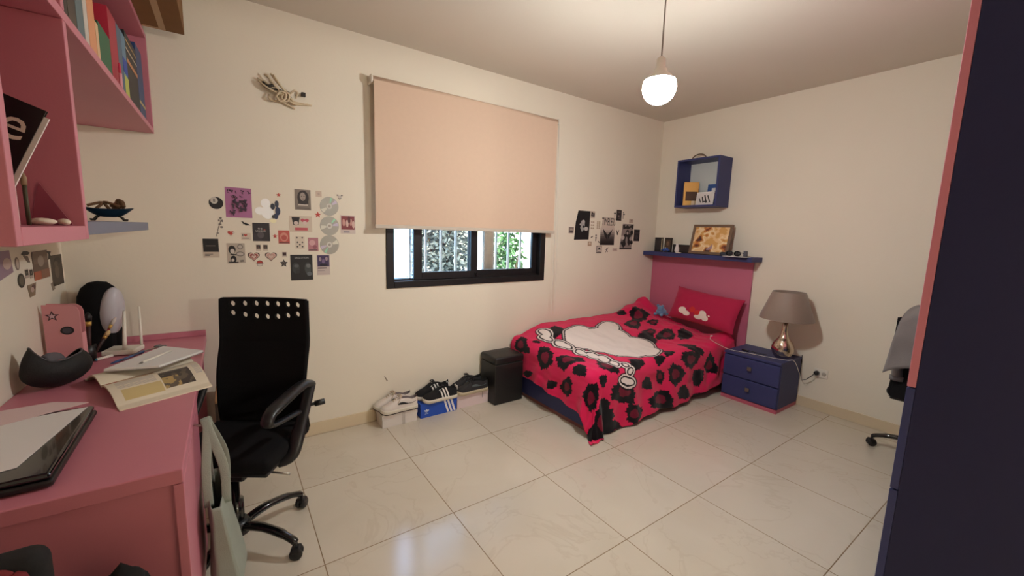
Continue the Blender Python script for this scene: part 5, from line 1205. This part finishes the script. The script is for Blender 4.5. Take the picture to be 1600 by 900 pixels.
pips = [(.2, .86), (.76, .86), (.24, .5), (.76, .5), (.48, .32), (.22, .16), (.76, .16)]
flat('playing_card', 'seven of black pips playing card below the white blot card', 'playing card', bx1(806, 494, 880, 594), [poly(K, [(x, y+.09), (x+.11, y-.01), (x+.03, y-.03), (x, y-.08), (x-.03, y-.03), (x-.11, y-.01)]) for x, y in pips], (R01, ink(216, 202, 184)))
flat('photo_card', 'pink photo card left of the lowest CD', 'card', bx1(907, 508, 987, 610), [ell(ink(206, 160, 162), .4, .62, .3, .22), ell(ink(150, 90, 100), .64, .3, .2, .16), rect(ink(110, 80, 84), .05, .03, .9, .12)], (R01, ink(178, 120, 128)))
flat('poster', 'black square print with pale caption strip, lowest at the left', 'poster', bx1(86, 515, 212, 662), [rect(K, .02, .30, .98, 1.0), rect(ink(96, 88, 86), .18, .60, .78, .65), rect(ink(120, 110, 106), .1, .16, .6, .2), rect(ink(120, 110, 106), .1, .08, .4, .12)], (R01, ink(200, 184, 166)))
flat('poster', 'black and white cartoon style drawing print at the lower left', 'poster', bx1(274, 550, 416, 706), [ell(K, .28, .68, .2, .2), ell(ink(206, 196, 186), .3, .60, .12, .12), ell(Gy, .74, .82, .16, .13), ell(ink(190, 180, 170), .74, .82, .11, .09), ell(Gy, .72, .46, .24, .12), ell(ink(190, 180, 170), .72, .46, .18, .08), ell(K, .34, .2, .16, .18), ell(ink(206, 196, 186), .3, .16, .08, .08), capsule(K, .08, .06, .6, .04, .025), capsule(Gy, .7, .1, .9, .12, .05), capsule(K, .2, .46, .5, .42, .02)], (R01, ink(182, 170, 156)))
for i, (cx, lb) in enumerate(((518, 'left of the two tiny instant photos'), (573, 'right of the two tiny instant photos'))):
    flat('photo_card', lb+' above the heart outlines', 'card', bx1(cx-19, 560, cx+20, 608), [rect(ink(40, 34, 34), .1, .3, .9, .92), ell(ink(96, 70, 64), .5, .55, .2, .16)], (R01, ink(196, 180, 162)), group='two tiny instant photos')
for cx, lb in ((484, 'left brown and white outlined heart sticker'), (617, 'right pale outlined heart sticker')):
    flat('sticker', lb+' in the lower collage', 'sticker', bx1(cx-48, 616, cx+48, 696), [poly(ink(206, 172, 158), heart_poly(.5, .5, .43)), poly(ink(146, 72, 64) if cx < 500 else ink(190, 150, 138), heart_poly(.5, .5, .34)), poly(ink(206, 180, 166), heart_poly(.5, .48, .2))], (heart_poly(.5, .5, .52), ink(60, 34, 36)), group='two outlined heart stickers')
flat('sticker', 'small round red topped sticker under the two hearts', 'sticker', bx1(504, 684, 556, 730), [poly(ink(184, 62, 52), [(.5+.42*math.cos(PI*k/14), .52+.42*math.sin(PI*k/14)) for k in range(15)]), poly(ink(216, 204, 192), [(.5+.42*math.cos(PI+PI*k/14), .46+.42*math.sin(PI+PI*k/14)) for k in range(15)])], (ell_poly(.5, .5, .5, .5), ink(52, 34, 34)))
flat('photo_card', 'single tiny instant photo above the dark star sticker', 'card', bx1(704, 618, 740, 660), [rect(ink(60, 30, 32), .1, .3, .9, .92)], (R01, ink(200, 184, 168)))
flat('sticker', 'dark outlined star sticker left of the large two face poster', 'sticker', bx1(687, 676, 748, 736), [poly(ink(120, 104, 96), star_poly(.5, .48, .30, .45)), poly(ink(40, 32, 34), star_poly(.5, .48, .14, .45))], (star_poly(.5, .48, .53, .5), ink(36, 28, 30)))
flat('poster', 'large black poster with two shadowy faces, lowest in the collage', 'poster', bx1(772, 640, 944, 838), [ell(ink(52, 54, 56), .24, .48, .16, .22), ell(ink(84, 88, 90), .26, .56, .11, .06), ell(ink(62, 66, 68), .78, .46, .15, .24), ell(ink(104, 108, 110), .80, .56, .1, .08), ell(ink(92, 98, 104), .84, .24, .12, .08), ell(ink(40, 42, 44), .3, .34, .1, .08), ('text', ink(176, 176, 174), 'EAGLOTION', .2, .85, .82, .91)], (R01, ink(24, 24, 26)))
flat('photo_card', 'violet group photo card with caption beside the two face poster', 'card', bx1(976, 640, 1078, 798), [rect(ink(58, 42, 84), .05, .42, .95, .97), ell(ink(150, 130, 140), .26, .78, .1, .1), ell(ink(110, 90, 130), .5, .68, .12, .12), ell(ink(160, 140, 150), .74, .8, .1, .1), ell(ink(30, 22, 44), .5, .5, .3, .08), rect(ink(70, 60, 66), .06, .32, .75, .37), rect(ink(160, 146, 146), .06, .2, .6, .24)], (R01, ink(198, 182, 176)))
# ---- group right of the window
def L2(cx, cy): return (880+cx/11.246, 320+cy/11.25)
def bx2(a, b_, c_, d): return L2(a, b_)+L2(c_, d)
flat('photo_card', 'small grey photo card leftmost beside the window', 'card', bx2(96, 392, 184, 500), [ell(ink(170, 156, 146), .5, .6, .26, .2), ell(ink(70, 60, 60), .5, .3, .3, .2)], (R01, ink(128, 112, 106)))
flat('poster', 'tall black poster with a small white figure right of the window', 'poster', bx2(202, 104, 468, 620), [ell(ink(150, 148, 148), .52, .56, .14, .12), ell(ink(176, 172, 170), .56, .62, .1, .07), poly(ink(160, 158, 156), [(.36, .42), (.5, .60), (.66, .52), (.62, .36), (.48, .28)]), ell(ink(190, 186, 182), .76, .39, .13, .07), ell(ink(40, 38, 42), .58, .46, .06, .04), ell(ink(180, 176, 172), .36, .53, .05, .03)], ([(0, 0), (.96, .02), (1, 1), (.2, 1), (.06, .6)], ink(16, 15, 20)))
flat('photo_card', 'small torn dark photo right of the tall black poster', 'card', bx2(484, 112, 556, 236), [poly(ink(34, 28, 32), [(.05, .25), (.92, .2), (.95, .8), (.6, .7), (.2, .98)]), ell(ink(110, 100, 100), .5, .5, .2, .12)], (R01, ink(196, 178, 162)))
flat('sticker', 'faint column of beige dots sticker beside the black poster', 'sticker', bx2(482, 280, 544, 430), [ell(ink(176, 156, 132), x, y, .2, .1) for x in (.25, .75) for y in (.12, .48, .84)], None, group='faint beige stickers')
flat('sticker', 'faint beige column sticker left of the TIMELESS poster', 'sticker', bx2(586, 290, 650, 426), [ell(ink(180, 162, 138), x, y, .2, .12) for x in (.25, .75) for y in (.12, .4, .66, .9)], None, group='faint beige stickers')
TG = [ink(*(int(206-178*t), int(190-168*t), int(178-154*t))) for t in [0, .12, .3, .5, .68, .82, .92, 1]]
flat('poster', 'TIMELESS poster fading from pale to black', 'poster', bx2(654, 218, 902, 708), [rect(TG[i], 0.0+.09*0, .62-.62*(i+1)/8*1.0 if i < 7 else 0, 1, .62-.62*i/8) for i in range(8)]+[poly(ink(30, 26, 28), [(.14, .60), (.5, .36), (.46, .20), (.3, .32)]), poly(ink(30, 26, 28), [(.84, .58), (.5, .36), (.54, .2), (.7, .36)]), ('text', ink(30, 26, 26), 'TIMELESS', .06, .70, 1.0, .97)], ([(0, 0), (.88, 0), (1, 1), (.12, 1)], ink(208, 192, 178)))
def cross(m): return [rect(m, .38, 0, .62, 1), rect(m, .05, .58, .95, .78)]
flat('sticker', 'small black cross sticker above the TIMELESS poster', 'sticker', bx2(888, 120, 926, 218), cross(K))
flat('photo_card', 'narrow dark photo strip, topmost right of the window', 'card', bx2(934, 90, 1024, 280), [ell(ink(104, 92, 90), .5, .8, .3, .06), ell(ink(120, 108, 104), .46, .42, .16, .1), ell(ink(80, 70, 70), .6, .2, .2, .08)], (R01, ink(36, 30, 32)))
flat('sticker', 'small black hooked flower sticker right of the topmost photo', 'sticker', bx2(1040, 130, 1082, 246), [capsule(K, .3, .0, .34, .8, .08), ell(K, .62, .68, .34, .1), ell(K, .36, .92, .2, .08)])
flat('photo_card', 'pale beige paper note above the collage style magazine print', 'card', bx2(1160, 250, 1226, 326), [ell(ink(150, 130, 118), .6, .6, .2, .2)], (R01, ink(188, 168, 152)))
flat('sticker', 'black forked bird sticker between the TIMELESS poster and magazine print', 'sticker', bx2(922, 440, 980, 534), [capsule(K, .08, .95, .46, .4, .1), capsule(K, .94, .95, .56, .4, .09), ell(K, .54, .25, .18, .25)])
flat('poster', 'black and white magazine style print with dark bottom bar', 'poster', bx2(998, 338, 1226, 784), [poly(ink(34, 28, 30), [(.16, .94), (.3, .98), (.36, .88), (.5, .96), (.66, .9), (.84, .97), (.98, .96), (.96, .80), (.8, .86), (.6, .8), (.4, .82), (.2, .78)]), ell(ink(40, 34, 36), .55, .62, .14, .16), poly(ink(36, 30, 34), [(.3, .6), (.8, .6), (.9, .3), (.7, .14), (.55, .3), (.4, .12), (.2, .2)]), ell(ink(196, 184, 178), .55, .64, .07, .06), ell(ink(206, 194, 186), .2, .46, .14, .08), ell(ink(170, 158, 154), .84, .42, .12, .08), capsule(ink(40, 34, 36), .1, .3, .34, .1, .07), ell(ink(150, 140, 136), .5, .36, .08, .14), ell(ink(30, 26, 28), .86, .66, .12, .1), ell(ink(30, 26, 28), .9, .28, .1, .08), rect(ink(28, 22, 24), 0, 0, .92, .045)], ([(0, 0), (.92, 0), (1, 1), (.16, 1)], ink(150, 138, 132)))
flat('photo_card', 'dark narrow photo card nearest the room corner', 'card', bx2(1240, 436, 1340, 640), [rect(ink(70, 56, 60), .2, .66, .8, .74), ell(ink(64, 54, 58), .5, .35, .24, .2)], (R01, ink(34, 26, 32)))
flat('sticker', 'black slanted leaf sticker below the faint beige dots', 'sticker', bx2(482, 546, 524, 584), [], ([(0, .1), (.3, .7), (1, .95), (.8, .5), (.4, .1)], K))
flat('sticker', 'dark figurine shaped sticker left of the TIMELESS poster foot', 'sticker', bx2(556, 520, 592, 640), [ell(ink(50, 42, 42), .5, .86, .32, .12), ell(ink(60, 50, 48), .5, .52, .3, .16), capsule(ink(50, 42, 42), .5, .4, .4, .02, .16)])
flat('sticker', 'small black drop sticker at the TIMELESS poster corner', 'sticker', bx2(608, 636, 640, 672), [], ([(0, 1), (.5, .9), (1, .3), (.8, 0), (.3, .4)], K))
flat('photo_card', 'tiny beige cup card below the tall black poster', 'card', bx2(432, 646, 496, 722), [ell(ink(210, 192, 172), .5, .6, .22, .3)], (R01, ink(170, 148, 124)))
flat('photo_card', 'small black edged card with a dark flower below the TIMELESS poster', 'card', bx2(584, 720, 674, 850), [rect(ink(206, 194, 182), .1, .1, .9, .92), ell(K, .52, .62, .2, .16), ell(Gy, .5, .5, .36, .06), rect(K, .2, .14, .8, .2)], (R01, K))
flat('sticker', 'black spiky dancer shaped sticker lowest right of the window', 'sticker', bx2(734, 752, 790, 836), [capsule(K, .1, .55, .98, .98, .06), capsule(K, .2, .0, .6, .6, .06), capsule(K, .5, .55, .84, .05, .06), ell(K, .55, .66, .2, .2), capsule(K, .0, .62, .5, .6, .05)])
flat('photo_card', 'faint pale card lowest beside the dancer sticker', 'card', bx2(866, 762, 946, 812), [ell(ink(170, 152, 142), .5, .5, .3, .2)], (R01, ink(196, 178, 164)))
# ---- small scuff on the plaster by the shoes
flat('wall_scuff', 'small grey scuff mark on the wall above the white sneakers', 'scuff mark', (600, 587, 606, 596), [], ([(0, 1), (.4, .8), (1, .1), (.7, 0), (.3, .5)], ink(150, 136, 120)))
# ---- left wall group under the pink box
def L3(cx, cy): return (cx/8.183, 370+cy/8.18)
def bx3(a, b_, c_, d): return L3(a, b_)+L3(c_, d)
flat('poster', 'lilac paper sheet on the left wall under the pink box', 'poster', bx3(-60, 180, 160, 560), [ell(ink(196, 170, 160), .66, .55, .26, .2)], ([(0, 0), (1, .22), (.9, 1), (0, 1)], ink(150, 122, 140)), ax='x')
flat('sticker', 'thin grey loop sticker right of the lilac sheet', 'sticker', bx3(184, 240, 244, 430), [ell(ink(190, 172, 156), .5, .45, .3, .36)], (ell_poly(.5, .45, .48, .45), ink(130, 112, 104)), ax='x')
flat('sticker', 'dark oval sticker on the left wall', 'sticker', bx3(222, 466, 316, 656), [ell(ink(104, 94, 78), .5, .5, .32, .36)], (ell_poly(.5, .5, .5, .5), ink(56, 50, 42)), ax='x')
for i, (a, b_, lb) in enumerate(((316, 360, 'left tiny instant photo on the left wall'), (374, 416, 'right tiny instant photo on the left wall'))):
    flat('photo_card', lb, 'card', bx3(a, 412, b_, 530), [rect(ink(50, 44, 38), .08, .32, .92, .92), ell(ink(110, 96, 84), .5, .6, .24, .14)], (R01, ink(180, 162, 148)), ax='x', group='tiny instant photos on the left wall')
flat('sticker', 'grey triangular pennant sticker on the left wall', 'sticker', bx3(296, 236, 378, 340), [], ([(0, 1), (.7, .9), (1, 0), (.6, .1)], ink(120, 106, 94)), ax='x')
flat('poster', 'brown gradient photo with orange bottom on the left wall', 'poster', bx3(418, 176, 620, 540), [rect(ink(116, 94, 78), .05, .55, .95, .98), ell(ink(150, 132, 118), .5, .64, .2, .2), rect(ink(176, 92, 62), .0, .0, .44, .30), rect(ink(138, 96, 74), .44, .0, 1, .32)], (R01, ink(104, 82, 68)), ax='x')
flat('photo_card', 'dark photo strip on the left wall under the pink box', 'card', bx3(656, 226, 800, 620), [ell(ink(100, 86, 72), .45, .45, .2, .22), ell(ink(50, 42, 34), .6, .8, .3, .12), ell(ink(90, 78, 62), .4, .72, .2, .08)], (R01, ink(70, 58, 46)), ax='x')
flat('photo_card', 'small brown cup shaped card lowest on the left wall', 'card', bx3(350, 596, 470, 766), [ell(ink(104, 70, 66), .66, .7, .2, .2), ell(ink(186, 160, 150), .48, .54, .18, .2)], ([(.15, 0), (.75, .05), (1, 1), (0, .95)], ink(146, 126, 102)), ax='x')
flat('sticker', 'tiny grey sticker beside the dark photo strip', 'sticker', bx3(652, 576, 700, 686), [], ([(0, .9), (.6, 1), (1, .1), (.3, 0)], ink(150, 136, 118)), ax='x')
flat('sticker', 'small black bow sticker above the dark photo strip', 'sticker', bx3(594, 176, 652, 290), [], ([(0, 1), (1, .86), (.7, .6), (1, .1), (.2, 0), (.4, .6)], ink(50, 40, 36)), ax='x')
flat('sticker', 'black cluster sticker under the pink box edge', 'sticker', bx3(262, 180, 376, 240), [], ([(0, .4), (.3, 1), (.7, .9), (1, .5), (.8, .1), (.3, 0)], ink(56, 46, 42)), ax='x')

# ================================================================== LIGHT, WORLD, CAMERA
w = bpy.data.worlds.new('sky'); SC.world = w; w.use_nodes = True; nt = w.node_tree
bg = nt.nodes['Background']; sky = nt.nodes.new('ShaderNodeTexSky')
try:
    sky.sky_type = 'NISHITA'; sky.sun_disc = False; sky.sun_elevation = math.radians(48); sky.sun_rotation = math.radians(200); sky.air_density = 1.2; sky.dust_density = 2.0
except Exception: pass
nt.links.new(sky.outputs[0], bg.inputs[0]); bg.inputs[1].default_value = 2.4
sun = bpy.data.lights.new('sun', 'SUN'); sun.energy = 9.0; sun.angle = .02; sun.color = (1, .95, .88)
so = bpy.data.objects.new('sun', sun); COL.objects.link(so); so.rotation_euler = (math.radians(42), 0, math.radians(-28))
cam = bpy.data.cameras.new('camera'); co = bpy.data.objects.new('camera', cam); COL.objects.link(co)
cam.sensor_fit = 'HORIZONTAL'; cam.sensor_width = 36; cam.lens = FPX/1600*36; cam.clip_start = .02
r_, u_, f_ = RM
co.matrix_world = Matrix(((r_[0], u_[0], -f_[0], CAM[0]), (r_[1], u_[1], -f_[1], CAM[1]), (r_[2], u_[2], -f_[2], CAM[2]), (0, 0, 0, 1)))
SC.camera = co
vs = SC.view_settings; SC.display_settings.display_device = 'sRGB'; vs.view_transform = 'Standard'; vs.look = 'None'; vs.gamma = 1; vs.exposure = 0.0; vs.use_curve_mapping = False
SC.cycles.max_bounces = 10; SC.cycles.diffuse_bounces = 6; SC.cycles.transparent_max_bounces = 12; SC.cycles.use_denoising = True; SC.cycles.sample_clamp_indirect = 6
